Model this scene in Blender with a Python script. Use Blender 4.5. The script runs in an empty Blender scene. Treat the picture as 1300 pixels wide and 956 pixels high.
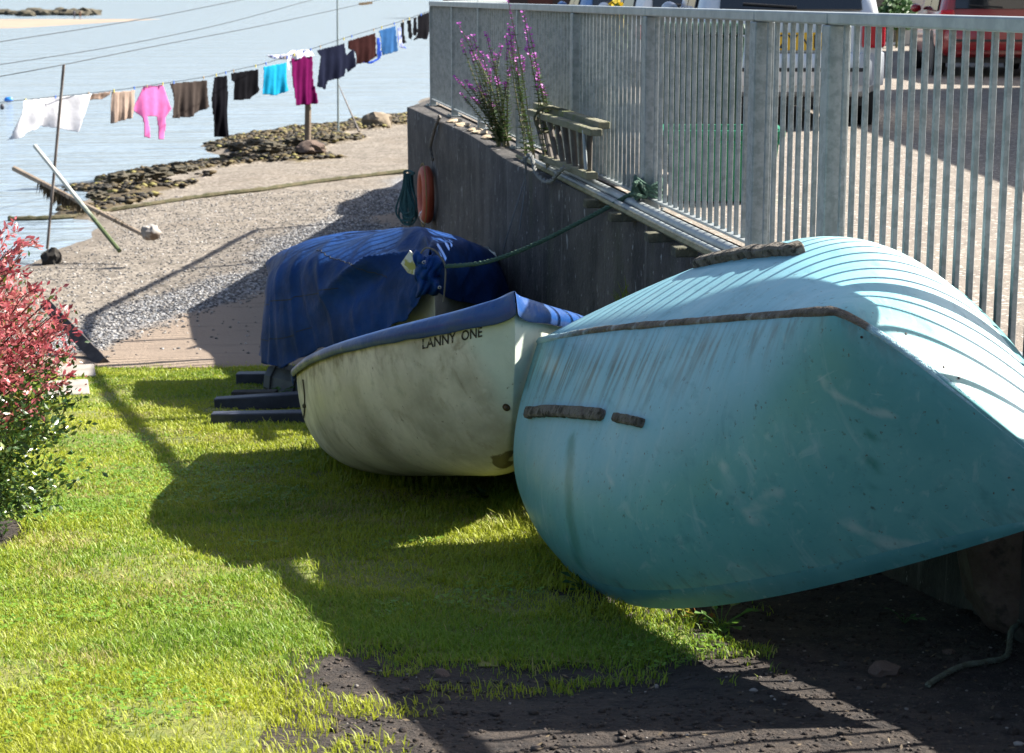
import bpy, bmesh, math, random
import numpy as np
from mathutils import Vector, Matrix, noise as mn
from mathutils.bvhtree import BVHTree
rng = np.random.default_rng(7); random.seed(7)
S = bpy.context.scene; COL = S.collection
R = math.radians
# ------------------------------------------------------------------ camera maths
F, CX, CY, PIT, EYE = 2350., 650., 433.5, R(10.6), 1.65
sp, cp = math.sin(PIT), math.cos(PIT)
def ray(px, py):
    u = (px-CX)/F; v = (CY-py)/F
    return np.array([u, cp+v*sp, -sp+v*cp])
CAM = np.array([0, 0, EYE])
def atY(px, py, Y): r = ray(px, py); return CAM+r*Y/r[1]
def atK(px, py, Y): return atY(px, py, Y*K)
def atN(px, py, Y): return atY(px, py, Y*1.14)
def atZ(px, py, z): r = ray(px, py); return CAM+r*(z-EYE)/r[2]
K = 1.2
def lawn_z(y):
    y = np.asarray(y, float)
    return -.12*(np.sqrt((y-2.65)**2+.04)+(y-2.65))/2
def onlawn(px, py):
    r = ray(px, py); t = (EYE-1.11*K-EYE)/(r[2]+.12*r[1]); return CAM+r*t
# ------------------------------------------------------------------ materials
def nd(nt, t, **k):
    n = nt.nodes.new(t)
    for a, b in k.items(): setattr(n, a, b)
    return n
def M(name, c1, c2=None, scale=4, lo=.35, hi=.65, rough=.6, metal=0, spec=.5, layers=(), bump=0, bscale=40, bdetail=4,
      trans=0, tcol=None, stretch=(1, 1, 1), bstretch=(1, 1, 1), coat=0, distort=0, rvar=0):
    m = bpy.data.materials.new(name); m.use_nodes = True; nt = m.node_tree; nt.nodes.clear()
    L = nt.links.new
    out = nd(nt, 'ShaderNodeOutputMaterial'); b = nd(nt, 'ShaderNodeBsdfPrincipled')
    tc = nd(nt, 'ShaderNodeTexCoord')
    def tex(kind, sc, st, det=5, dist=0.):
        mp = nd(nt, 'ShaderNodeMapping'); mp.inputs['Scale'].default_value = st; L(tc.outputs['Object'], mp.inputs[0])
        if kind == 'voronoi':
            t = nd(nt, 'ShaderNodeTexVoronoi'); t.inputs['Scale'].default_value = sc; L(mp.outputs[0], t.inputs['Vector']); return t.outputs['Distance']
        if kind == 'cell':
            t = nd(nt, 'ShaderNodeTexVoronoi'); t.inputs['Scale'].default_value = sc; L(mp.outputs[0], t.inputs['Vector'])
            s = nd(nt, 'ShaderNodeSeparateColor'); L(t.outputs['Color'], s.inputs[0]); return s.outputs[0]
        t = nd(nt, 'ShaderNodeTexNoise'); t.inputs['Scale'].default_value = sc; t.inputs['Detail'].default_value = det
        t.inputs['Roughness'].default_value = .62; t.inputs['Distortion'].default_value = dist
        L(mp.outputs[0], t.inputs['Vector']); return t.outputs['Fac']
    def ramp(sock, lo, hi):
        r = nd(nt, 'ShaderNodeMapRange', interpolation_type='SMOOTHSTEP'); L(sock, r.inputs[0])
        r.inputs[1].default_value = lo; r.inputs[2].default_value = hi; return r.outputs[0]
    def mul(a, v):
        x = nd(nt, 'ShaderNodeMath', operation='MULTIPLY'); L(a, x.inputs[0])
        if isinstance(v, (int, float)): x.inputs[1].default_value = v
        else: L(v, x.inputs[1])
        return x.outputs[0]
    def mix(fac, a, c):
        x = nd(nt, 'ShaderNodeMix', data_type='RGBA'); L(fac, x.inputs[0])
        if isinstance(a, tuple): x.inputs[6].default_value = (*a, 1)
        else: L(a, x.inputs[6])
        x.inputs[7].default_value = (*c, 1); return x.outputs[2]
    col = c1
    if c2 is not None: col = mix(ramp(tex('noise', scale, stretch, 6, distort), lo, hi), c1, c2)
    for l in layers:
        k = l.get('kind', 'noise')
        if k == 'attr':
            a = nd(nt, 'ShaderNodeAttribute', attribute_name=l['attr']); f = a.outputs['Fac']
            if 'nz' in l:
                n2 = tex('noise', l['nz'], l.get('st', (1, 1, 1)), 6)
                ad = nd(nt, 'ShaderNodeMath', operation='ADD'); L(f, ad.inputs[0])
                su = nd(nt, 'ShaderNodeMath', operation='MULTIPLY_ADD'); L(n2, su.inputs[0]); su.inputs[1].default_value = l.get('na', 1.); su.inputs[2].default_value = -.5*l.get('na', 1.)
                L(su.outputs[0], ad.inputs[1]); f = ad.outputs[0]
            f = ramp(f, l.get('lo', 0), l.get('hi', 1))
        elif k == 'suv':
            cx_ = nd(nt, 'ShaderNodeCombineXYZ')
            for nm_, sc_, ip in (('su', l['fx'], 0), ('uu', l['fy'], 1)):
                a = nd(nt, 'ShaderNodeAttribute', attribute_name=nm_); L(mul(a.outputs['Fac'], sc_), cx_.inputs[ip])
            t = nd(nt, 'ShaderNodeTexNoise'); t.inputs['Scale'].default_value = 1; t.inputs['Detail'].default_value = 6; t.inputs['Roughness'].default_value = .65; t.inputs['Distortion'].default_value = l.get('dist', .3); L(cx_.outputs[0], t.inputs['Vector'])
            f = ramp(t.outputs['Fac'], l['lo'], l['hi'])
            if 'mask' in l:
                a = nd(nt, 'ShaderNodeAttribute', attribute_name=l['mask']); f = mul(f, a.outputs['Fac'])
        else:
            f = ramp(tex(k, l['sc'], l.get('st', (1, 1, 1)), l.get('det', 5), l.get('dist', 0)), l['lo'], l['hi'])
            if 'mask' in l:
                a = nd(nt, 'ShaderNodeAttribute', attribute_name=l['mask']); f = mul(f, a.outputs['Fac'])
        f = mul(f, l.get('fac', 1.)); col = mix(f, col, l['c'])
    if isinstance(col, tuple): b.inputs['Base Color'].default_value = (*col, 1)
    else: L(col, b.inputs['Base Color'])
    b.inputs['Roughness'].default_value = rough; b.inputs['Metallic'].default_value = metal
    if rvar:
        rr = nd(nt, 'ShaderNodeMapRange'); L(tex('noise', scale*2.3, (1, 1, 1)), rr.inputs[0]); rr.inputs[1].default_value = .3; rr.inputs[2].default_value = .7
        rr.inputs[3].default_value = max(.02, rough-rvar); rr.inputs[4].default_value = min(1, rough+rvar); L(rr.outputs[0], b.inputs['Roughness'])
    b.inputs['Specular IOR Level'].default_value = spec
    if coat: b.inputs['Coat Weight'].default_value = coat; b.inputs['Coat Roughness'].default_value = .08
    if bump:
        bp = nd(nt, 'ShaderNodeBump'); bp.inputs['Strength'].default_value = min(1, bump); bp.inputs['Distance'].default_value = .02*max(1, bump)
        L(tex('noise', bscale, bstretch, bdetail), bp.inputs['Height']); L(bp.outputs[0], b.inputs['Normal'])
    if trans:
        t = nd(nt, 'ShaderNodeBsdfTranslucent'); ms = nd(nt, 'ShaderNodeMixShader'); ms.inputs[0].default_value = trans
        if tcol is not None: t.inputs[0].default_value = (*tcol, 1)
        elif isinstance(col, tuple): t.inputs[0].default_value = (*col, 1)
        else: L(col, t.inputs[0])
        L(b.outputs[0], ms.inputs[1]); L(t.outputs[0], ms.inputs[2]); L(ms.outputs[0], out.inputs[0])
    else: L(b.outputs[0], out.inputs[0])
    return m
# ------------------------------------------------------------------ geometry
class MB:
    def __init__(s): s.v = []; s.f = []
    def add(s, v, f):
        o = len(s.v); s.v += [tuple(map(float, p)) for p in v]; s.f += [tuple(i+o for i in q) for q in f]; return s
    def box(s, c, d, rz=0, mat=None):
        x, y, z = d[0]/2, d[1]/2, d[2]/2
        v = [Vector((a*x, b*y, e*z)) for a in (-1, 1) for b in (-1, 1) for e in (-1, 1)]
        m = mat if mat is not None else Matrix.Rotation(rz, 3, 'Z')
        v = [m @ p+Vector(c) for p in v]
        return s.add(v, [(0, 1, 3, 2), (4, 6, 7, 5), (0, 4, 5, 1), (2, 3, 7, 6), (0, 2, 6, 4), (1, 5, 7, 3)])
    def tube(s, path, r, n=8, cap=True, flat=1.):
        path = [Vector(p) for p in path]; rr = r if isinstance(r, (list, tuple, np.ndarray)) else [r]*len(path)
        V = []; up = None
        for i, p in enumerate(path):
            t = (path[min(i+1, len(path)-1)]-path[max(i-1, 0)])
            t = t.normalized() if t.length > 1e-9 else Vector((0, 0, 1))
            if up is None: up = Vector((0, 0, 1)) if abs(t.z) < .9 else Vector((0, 1, 0))
            a = t.cross(up)
            if a.length < 1e-6: a = t.cross(Vector((1, 0, 0)))
            a.normalize(); b = a.cross(t).normalized(); up = b
            V += [p+a*math.cos(q)*rr[i]+b*math.sin(q)*rr[i]*flat for q in (2*math.pi*k/n for k in range(n))]
        f = [(i*n+k, i*n+(k+1) % n, (i+1)*n+(k+1) % n, (i+1)*n+k) for i in range(len(path)-1) for k in range(n)]
        if cap: f += [tuple(range(n-1, -1, -1)), tuple(range((len(path)-1)*n, len(path)*n))]
        return s.add(V, f)
    def grid(s, P):
        P = np.asarray(P); a, b = P.shape[:2]
        return s.add(P.reshape(-1, 3), [(i*b+j, i*b+j+1, (i+1)*b+j+1, (i+1)*b+j) for i in range(a-1) for j in range(b-1)])
    def blob(s, c, r, seed=0, amp=.25, fr=1.5, sub=3, rot=None):
        bm = bmesh.new(); bmesh.ops.create_icosphere(bm, subdivisions=sub, radius=1)
        V = []
        for q in bm.verts:
            k = 1+amp*mn.noise(q.co*fr+Vector((seed*7.3, seed*3.1, 0)))+amp*.5*mn.noise(q.co*fr*2.7+Vector((seed, 9, 0)))
            p = Vector((q.co.x*r[0]*k, q.co.y*r[1]*k, q.co.z*r[2]*k))
            V.append((rot @ p if rot else p)+Vector(c))
        fs = [tuple(v.index for v in q.verts) for q in bm.faces]; bm.free(); return s.add(V, fs)
    def quad(s, c, a, b): c = Vector(c); a = Vector(a); b = Vector(b); return s.add([c-a-b, c+a-b, c+a+b, c-a+b], [(0, 1, 2, 3)])
    def lathe(s, c, axis, prof, n=24):
        ax = Vector(axis).normalized(); u = ax.orthogonal().normalized(); w = ax.cross(u); V = []
        for (r, h) in prof: V += [Vector(c)+ax*h+(u*math.cos(q)+w*math.sin(q))*r for q in (2*math.pi*k/n for k in range(n))]
        return s.add(V, [(i*n+k, i*n+(k+1) % n, (i+1)*n+(k+1) % n, (i+1)*n+k) for i in range(len(prof)-1) for k in range(n)])
ORG = {}
def build(name, mb, mat, parent=None, o=None, smooth=False, bevel=0, solid=0, ang=35):
    """links one mesh object; vertices are world points, stored relative to the thing's base"""
    if parent is not None: o = ORG[parent.name]
    if o is None: a = np.array(mb.v); o = np.array([(a[:, 0].min()+a[:, 0].max())/2, (a[:, 1].min()+a[:, 1].max())/2, a[:, 2].min()])
    o = np.array(o, float)
    me = bpy.data.meshes.new(name); me.from_pydata([tuple(np.array(p)-o) for p in mb.v], [], mb.f); me.update()
    ob = bpy.data.objects.new(name, me); COL.objects.link(ob)
    mats = mat if isinstance(mat, (list, tuple)) else [mat]
    for q in mats: me.materials.append(q)
    if parent is not None: ob.parent = parent
    else: ob.location = o
    ORG[ob.name] = o
    if smooth:
        me.polygons.foreach_set('use_smooth', [True]*len(me.polygons))
        if ang: 
            try: me.set_sharp_from_angle(angle=R(ang))
            except Exception: pass
    if solid: q = ob.modifiers.new('s', 'SOLIDIFY'); q.thickness = solid; q.offset = -1
    if bevel: q = ob.modifiers.new('b', 'BEVEL'); q.width = bevel; q.segments = 2; q.limit_method = 'ANGLE'
    return ob
def tag(o, label, cat, group=None):
    o['label'] = label; o['category'] = cat
    if group: o['group'] = group
    return o
def thing(name, label, cat, loc, group=None):
    o = bpy.data.objects.new(name, None); COL.objects.link(o); o.location = loc; o.empty_display_size = .1
    ORG[o.name] = np.array(loc, float); return tag(o, label, cat, group)
def struct(o, kind='structure'): o['kind'] = kind; return o
def attr(ob, name, vals):
    a = ob.data.attributes.new(name, 'FLOAT', 'POINT'); a.data.foreach_set('value', np.asarray(vals, np.float32))
def fastmesh(name, V, Fc, mat, attrs=None, smooth=False):
    """numpy mesh with constant-size faces"""
    me = bpy.data.meshes.new(name); V = np.asarray(V, np.float32); Fc = np.asarray(Fc, np.int32); n, k = Fc.shape
    me.vertices.add(len(V)); me.vertices.foreach_set('co', V.ravel()); me.loops.add(n*k); me.loops.foreach_set('vertex_index', Fc.ravel())
    me.polygons.add(n); me.polygons.foreach_set('loop_start', np.arange(0, n*k, k, dtype=np.int32)); me.polygons.foreach_set('loop_total', np.full(n, k, np.int32))
    if smooth: me.polygons.foreach_set('use_smooth', np.ones(n, bool))
    me.update(calc_edges=True); me.validate()
    for m in (mat if isinstance(mat, (list, tuple)) else [mat]): me.materials.append(m)
    ob = bpy.data.objects.new(name, me); COL.objects.link(ob); ORG[ob.name] = np.zeros(3)
    for a, v in (attrs or {}).items(): attr(ob, a, v)
    return ob
def spline(pts, n):
    P = np.array(pts, float); k = len(P); t = np.linspace(0, k-1, n); o = []
    for q in t:
        i = min(int(q), k-2); u = q-i
        p0, p1, p2, p3 = P[max(i-1, 0)], P[i], P[i+1], P[min(i+2, k-1)]
        o.append(.5*((2*p1)+(-p0+p2)*u+(2*p0-5*p1+4*p2-p3)*u*u+(-p0+3*p1-3*p2+p3)*u**3))
    return np.array(o)
def inpoly(x, y, poly):
    x = np.asarray(x); y = np.asarray(y); c = np.zeros(x.shape, bool); n = len(poly); j = n-1
    for i in range(n):
        xi, yi = poly[i]; xj, yj = poly[j]
        m = ((yi > y) != (yj > y)) & (x < (xj-xi)*(y-yi)/((yj-yi) if yj != yi else 1e-9)+xi); c ^= m; j = i
    return c
def pdist(x, y, line):
    x = np.asarray(x); y = np.asarray(y); d = np.full(x.shape, 1e9)
    for (ax, ay), (bx, by) in zip(line[:-1], line[1:]):
        l2 = (bx-ax)**2+(by-ay)**2+1e-12; t = np.clip(((x-ax)*(bx-ax)+(y-ay)*(by-ay))/l2, 0, 1)
        d = np.minimum(d, np.hypot(x-ax-t*(bx-ax), y-ay-t*(by-ay)))
    return d
_NT = rng.random((256, 256))
def vnoise(x, y, sc=1., oct=3):
    x = np.asarray(x, float); y = np.asarray(y, float); r = np.zeros(x.shape); a = 1.; tot = 0
    for o in range(oct):
        X = x*sc*2**o+17.3*o; Y = y*sc*2**o+5.7*o; i = np.floor(X).astype(int); j = np.floor(Y).astype(int); u = X-i; v = Y-j
        u = u*u*(3-2*u); v = v*v*(3-2*v); g = lambda p, q: _NT[p % 256, q % 256]
        r += a*((g(i, j)*(1-u)+g(i+1, j)*u)*(1-v)+(g(i, j+1)*(1-u)+g(i+1, j+1)*u)*v); tot += a; a *= .5
    return r/tot
def rotm(yaw, pit, rol):
    cy, sy = math.cos(yaw), math.sin(yaw); c1, s1 = math.cos(pit), math.sin(pit); c2, s2 = math.cos(rol), math.sin(rol)
    return np.array([[cy, -sy, 0], [sy, cy, 0], [0, 0, 1]]) @ np.array([[c1, 0, s1], [0, 1, 0], [-s1, 0, c1]]) @ np.array([[1, 0, 0], [0, c2, -s2], [0, s2, c2]])
def text_mesh(body, size, mat_font=None):
    cu = bpy.data.curves.new('t', 'FONT'); cu.body = body; cu.size = size; cu.align_x = 'LEFT'; cu.resolution_u = 3; cu.extrude = 0; cu.offset = .018*size if size > .5 else 0
    ob = bpy.data.objects.new('t', cu); COL.objects.link(ob); dg = bpy.context.evaluated_depsgraph_get(); dg.update()
    me = bpy.data.meshes.new_from_object(ob.evaluated_get(dg)); v = [tuple(p.co) for p in me.vertices]; f = [tuple(p.vertices) for p in me.polygons]
    bpy.data.objects.remove(ob); bpy.data.meshes.remove(me); return v, f
# ================================================================== MATERIALS
galv = M('galvanised_steel', (.185, .212, .215), (.265, .29, .295), scale=18, lo=.4, hi=.6, rough=.5, metal=.35, bump=.08, bscale=160, layers=[dict(c=(.10, .095, .085), sc=7, lo=.58, hi=.8, fac=.5, st=(1, 1, .4)), dict(c=(.13, .06, .03), sc=11, lo=.68, hi=.76, fac=.5, st=(1.5, 1.5, .25)), dict(kind='cell', c=(.30, .33, .34), sc=70, lo=.6, hi=.9, fac=.35)])
galv2 = M('galvanised_rail', (.23, .26, .265), (.32, .345, .35), scale=9, rough=.45, metal=.4, layers=[dict(c=(.22, .21, .19), sc=14, lo=.6, hi=.8, fac=.5)])
concrete = M('old_quay_concrete', (.032, .029, .027), (.085, .076, .070), scale=2.2, rough=.92, bump=.7, bscale=22, layers=[
    dict(c=(.11, .10, .09), sc=5, lo=.56, hi=.75, st=(1, 1, .12), fac=.5),
    dict(c=(.016, .015, .017), sc=3, lo=.5, hi=.75, st=(1, 1, .1), fac=.8),
    dict(c=(.05, .06, .025), sc=2.5, lo=.55, hi=.75, st=(1.5, 1.5, .2), fac=.6),
    dict(c=(.30, .30, .30), sc=11, lo=.645, hi=.69, st=(1, 1, .4), fac=.75, det=4), dict(c=(.16, .15, .14), sc=4, lo=.6, hi=.7, st=(2.2, 2.2, .07), fac=.5),
    dict(c=(.4, .4, .4), sc=30, lo=.66, hi=.71, st=(1, 1, .5), fac=.7, det=3)])
quay_m = M('quay_gravel_tarmac', (.145, .122, .10), (.195, .168, .138), scale=3, rough=.95, bump=.6, bscale=60, layers=[
    dict(kind='cell', c=(.16, .13, .11), sc=45, lo=.72, hi=.9, fac=.7), dict(kind='cell', c=(.5, .45, .4), sc=55, lo=.85, hi=.95, fac=.6)])
# ================================================================== LINE OF THE QUAY
FEN = [(-.897, 21.15), (1.0, 9.52), (1.333, 7.6), (1.64, 6.0), (1.86, 4.9), (2.25, 3.0), (2.65, 1.0)]
def poly_at_Y(pl, Y):
    for (x0, y0), (x1, y1) in zip(pl[:-1], pl[1:]):
        if y0 >= Y >= y1: return x0+(x1-x0)*(Y-y0)/(y1-y0)
    return pl[0][0] if Y > pl[0][1] else pl[-1][0]
def fence_px(px, z=1.5):
    lo, hi = 1.2, 21.15
    for _ in range(60):
        m = (lo+hi)/2; x = poly_at_Y(FEN, m); d = m*cp-(z-EYE)*sp; q = CX+F*x/d
        if q < px: hi = m
        else: lo = m
    return lo
def fdir(Y):
    a = Vector((poly_at_Y(FEN, Y-.05)-poly_at_Y(FEN, Y+.05), -.1, 0)); return a.normalized()     # towards the camera
WALL = [(-1.18, 20.95), (-.39, 16.75), (0, 13.9), (.683, 10.7), (.878, 9.38), (1.14, 7.6), (1.56, 6.0), (1.72, 4.9), (2.07, 3.0), (2.47, 1.0)]
QZ = .43
# quay: wall with its top
mb = MB()
prof = []
wl = spline(WALL, 90)
top = [(x+.02*math.sin(i*1.7)*.3, y, .415+.006*math.sin(i*2.1)) for i, (x, y) in enumerate(wl)]
g = []
for i, (x, y) in enumerate(wl):
    col = [(x+.012*(k/12)+.008*mn.noise(Vector((x*2, y*2, k*.4))), y, .405-(2.9*k/12)) for k in range(13)]
    g.append([(poly_at_Y(FEN, y)+.35, y, .412), (x+.03, y, .414), (x+.006, y, .411)]+col)
mb.grid(np.array(g))
e = g[0]
xe, ye = wl[0]
far_e = [(xe, ye), (-1.12, 21.5), (-.7, 25.5), (-.2, 30.5), (.8, 40), (2.8, 60)]
mb.grid(np.array([[(x+.3, y, .412), (x+.03, y, .414)]+[(x+.012*k/12, y, .405-2.9*k/12) for k in range(13)] for x, y in far_e]))
wall = tag(build('quay_wall', mb, concrete, smooth=True, ang=50), 'dark weathered concrete quay wall with white specks under the galvanised fence', 'wall')
# quay surface
mb = MB()
gx = []
Ys = np.concatenate([np.linspace(1, 21, 81), np.linspace(21.3, 60, 30)])
for y in Ys:
    x0 = poly_at_Y(FEN, min(y, 21.15))+.06
    if y > 21.15: x0 = -.95+.10*(y-21.15)
    gx.append([(x0+t, y, QZ+.012*(vnoise(x0+t, y, .8)-.5)+(.0 if y < 21 else 0)) for t in (0, .2, .5, 1, 1.6, 2.4, 3.5, 5, 7, 10, 14, 20, 30)])
mb.grid(np.array(gx)); mb.add([(x, y, z) for (x, y, z) in gx[-1]]+[(x, y, -2) for (x, y, z) in gx[-1]], [])
struct(build('quay_pavement', mb, quay_m, o=(0, 0, 0), smooth=True))
# ================================================================== FENCE
fence = thing('fence', 'galvanised steel railing of close vertical bars standing on the quay wall', 'fence', (poly_at_Y(FEN, 10), 10, QZ))
post_px = [549, 577, 611, 661, 734, 828, 968, 1062]
postY = [fence_px(p) for p in post_px]+[5.55, 4.4, 3.3, 2.2, 1.1]
for i, y in enumerate(postY):
    x = poly_at_Y(FEN, y); d = fdir(y); m = MB(); w = .095 if y < 14 else .07
    m.box((x, y, (.415+1.53)/2), (w, w, 1.53-.415), rz=math.atan2(d.y, d.x))
    p = build('post', m, galv, fence, bevel=.006)
    m = MB(); m.box((x, y, .421), (.16, .16, .012), rz=math.atan2(d.y, d.x))
    for a in (-1, 1):
        for b in (-1, 1):
            q = Vector((x, y, .432))+d*a*.06+Vector((-d.y, d.x, 0))*b*.06; m.lathe(q, (0, 0, 1), [(0, .008), (.009, .008), (.009, -.006)], 6)
    build('base_plate', m, galv, p)
bars = []
for y0, y1 in zip(postY[:-1], postY[1:]):
    a = Vector((poly_at_Y(FEN, y0), y0, 0)); b = Vector((poly_at_Y(FEN, y1), y1, 0)); d = (b-a).normalized(); L = (b-a).length; rz = math.atan2(d.y, d.x); nrm = Vector((-d.y, d.x, 0))
    c = (a+b)/2
    m = MB(); m.box((c.x, c.y, 1.5565), (L-.003, .085, .05), rz=rz); build('top_rail', m, galv2, fence, bevel=.008)
    m = MB(); m.box((c.x, c.y, .492), (L-.1, .05, .014), rz=rz); build('bottom_rail', m, galv2, fence, bevel=.003)
    n = max(1, round(L/.115)); 
    for k in range(1, n): bars.append((a+d*(L*k/n), rz))
c1 = [(-.897, 21.15), (-.5, 25.2), (-.1, 29.2)]
for (x0, y0), (x1, y1) in zip(c1[:-1], c1[1:]):     # the railing turns along the seaward edge
    a = Vector((x0, y0, 0)); b = Vector((x1, y1, 0)); d = (b-a).normalized(); L = (b-a).length; rz = math.atan2(d.y, d.x); c = (a+b)/2
    m = MB(); m.box((c.x, c.y, 1.5565), (L-.06, .085, .05), rz=rz); build('top_rail', m, galv2, fence, bevel=.008)
    m = MB(); m.box((c.x, c.y, .492), (L-.1, .05, .014), rz=rz); build('bottom_rail', m, galv2, fence)
    m = MB(); m.box((x1, y1, (.415+1.53)/2), (.09, .09, 1.53-.415), rz=rz); build('post', m, galv, fence, bevel=.006)
    n = round(L/.115)
    for k in range(1, n): bars.append((a+d*(L*k/n), rz))
bars.sort(key=lambda q: abs(q[0].y-7.2) if q[0].y < 9 else q[0].y+10)
bars_near = [b for b in bars if b[0].y > 4.6][:100]; near_set = {id(b) for b in bars_near}
o0 = ORG[fence.name]; bar0 = None
def bar_mb(p, rz): return MB().box((p.x, p.y, (1.5325+.498)/2), (.0205, .0205, 1.5325-.498), rz=rz)
for p, rz in bars_near: build('bar', bar_mb(p, rz), galv, fence, bevel=.0025)
m = MB()
for b in bars:
    if id(b) not in near_set: q = bar_mb(*b); m.add(q.v, q.f)
o = build('bars', m, galv, fence); o['kind'] = 'stuff'
# ================================================================== GROUND
def groundz(x, y):
    z = lawn_z(y)
    return z+.05*(vnoise(x, y, .7, 2)-.5)+.02*(vnoise(x+50, y, 3, 2)-.5)
soil_m = M('dark_soil', (.016, .011, .009), (.045, .033, .025), scale=9, rough=.97, bump=1.6, bscale=38, bdetail=10, layers=[
    dict(c=(.075, .055, .04), sc=60, lo=.58, hi=.7, fac=.8), dict(c=(.008, .006, .005), sc=28, lo=.55, hi=.68, fac=.8), dict(c=(.20, .17, .15), sc=130, lo=.70, hi=.74, fac=.7, det=2)])
gxs = np.arange(-5.5, 3.05, .06); gys = np.concatenate([np.arange(1.0, 3.8, .12), np.arange(3.8, 16.6, .07)])
GX, GY = np.meshgrid(gxs, gys); GZ = groundz(GX, GY)+.018*(vnoise(GX, GY, 9, 3)-.5)
a, b = GX.shape
I = np.arange(a*b).reshape(a, b)
QF = np.stack([I[:-1, :-1], I[:-1, 1:], I[1:, 1:], I[1:, :-1]], -1).reshape(-1, 4)
V = np.stack([GX, GY, GZ], -1).reshape(-1, 3)
xw = np.interp(V[:, 1], [p[1] for p in WALL][::-1], [p[0] for p in WALL][::-1])
keep = (V[QF[:, 0], 0] < xw[QF[:, 0]]+.25)
struct(fastmesh('ground', V, QF[keep], soil_m, smooth=True))
# ------------------------------------------------------------------ lawn + grass
def L2(px, py): return tuple(onlawn(px, py)[:2])
lawn_poly = [L2(*q) for q in [(-600, 1060), (330, 1060), (400, 960), (428, 900), (398, 862), (420, 837), (468, 835), (510, 852), (600, 864), (700, 858), (860, 848), (938, 815), (915, 786), (850, 776), (790, 765), (730, 735)]]
lawn_poly += [(.4, 7.5), (.85, 8.2), (1.0, 9.4), (.6, 11.8), (.1, 14.4), (-.15, 16.5), (-3.8, 16.5), (-4.0, 15.5), (-4.9, 14.7), (-5.5, 4.0)]
lawn_m = M('lawn_earth', (.09, .115, .018), (.15, .15, .035), scale=7, rough=.95, bump=.6, bscale=60, layers=[dict(c=(.10, .075, .045), sc=3.2, lo=.6, hi=.75, fac=.7)])
VZ = V.copy(); VZ[:, 2] += .004
cx = V[QF].mean(1)
sb_ = ((cx[:, 0]+2.55)/.55)**2+((cx[:, 1]-7.3)/.9)**2 > 1
k2 = keep & sb_ & (pdist(cx[:, 0], cx[:, 1], lawn_poly+[lawn_poly[0]]) > .16) & inpoly(cx[:, 0]+.05*(vnoise(cx[:, 0], cx[:, 1], 6)-.5), cx[:, 1]+.12*(vnoise(cx[:, 0]+9, cx[:, 1], 6)-.5), lawn_poly)
used, inv = np.unique(QF[k2], return_inverse=True)
struct(fastmesh('lawn', VZ[used], inv.reshape(-1, 4), lawn_m, smooth=True))
def zat(x, y):
    return groundz(x, y)+.018*(vnoise(x, y, 9, 3)-.5)
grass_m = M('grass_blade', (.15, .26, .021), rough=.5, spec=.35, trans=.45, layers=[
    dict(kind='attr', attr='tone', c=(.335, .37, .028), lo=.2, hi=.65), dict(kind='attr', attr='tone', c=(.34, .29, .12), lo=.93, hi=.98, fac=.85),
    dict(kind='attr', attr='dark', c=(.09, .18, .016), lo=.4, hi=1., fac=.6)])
def scatter(n, x0, x1, y0, y1): return rng.uniform(x0, x1, n), rng.uniform(y0, y1, n)
bx, by = [], []
for (y0, y1, dens) in [(3.6, 5.2, 22000), (5.2, 6.9, 19000), (6.9, 9.2, 11000), (9.2, 12., 6800), (12., 16.6, 4300)]:
    xl = -(y1*.285)-.15; n = int(dens*(.9-xl)*(y1-y0)); x, y = scatter(n, xl, .9, y0, y1); bx.append(x); by.append(y)
bx = np.concatenate(bx); by = np.concatenate(by)
jx = bx+.10*(vnoise(bx, by, 7)-.5); jy = by+.22*(vnoise(bx+31, by, 7)-.5)
kp = inpoly(jx, jy, lawn_poly)
edge_d = pdist(jx, jy, lawn_poly[1:16]); loose = np.clip((edge_d-.02)/.22, .0, 1); kp &= rng.random(len(bx)) < .25+.75*loose
stray = (~inpoly(jx, jy, lawn_poly)) & (edge_d < .30) & (vnoise(bx, by, 5.5, 2) > .60) & (rng.random(len(bx)) < .55*(1-edge_d/.30)) & (by < 7.5)
bare = vnoise(bx+3, by+7, 1.9, 3); kp &= ~((bare < .36) & (rng.random(len(bx)) < .7))
kp |= stray
soilbed = ((bx+2.55)/.5)**2+((by-7.3)/.85)**2 < 1; kp &= ~soilbed
xwg = np.interp(by, [p[1] for p in WALL][::-1], [p[0] for p in WALL][::-1]); kp &= bx < xwg-.02
bx, by = bx[kp], by[kp]; n = len(bx)
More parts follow.
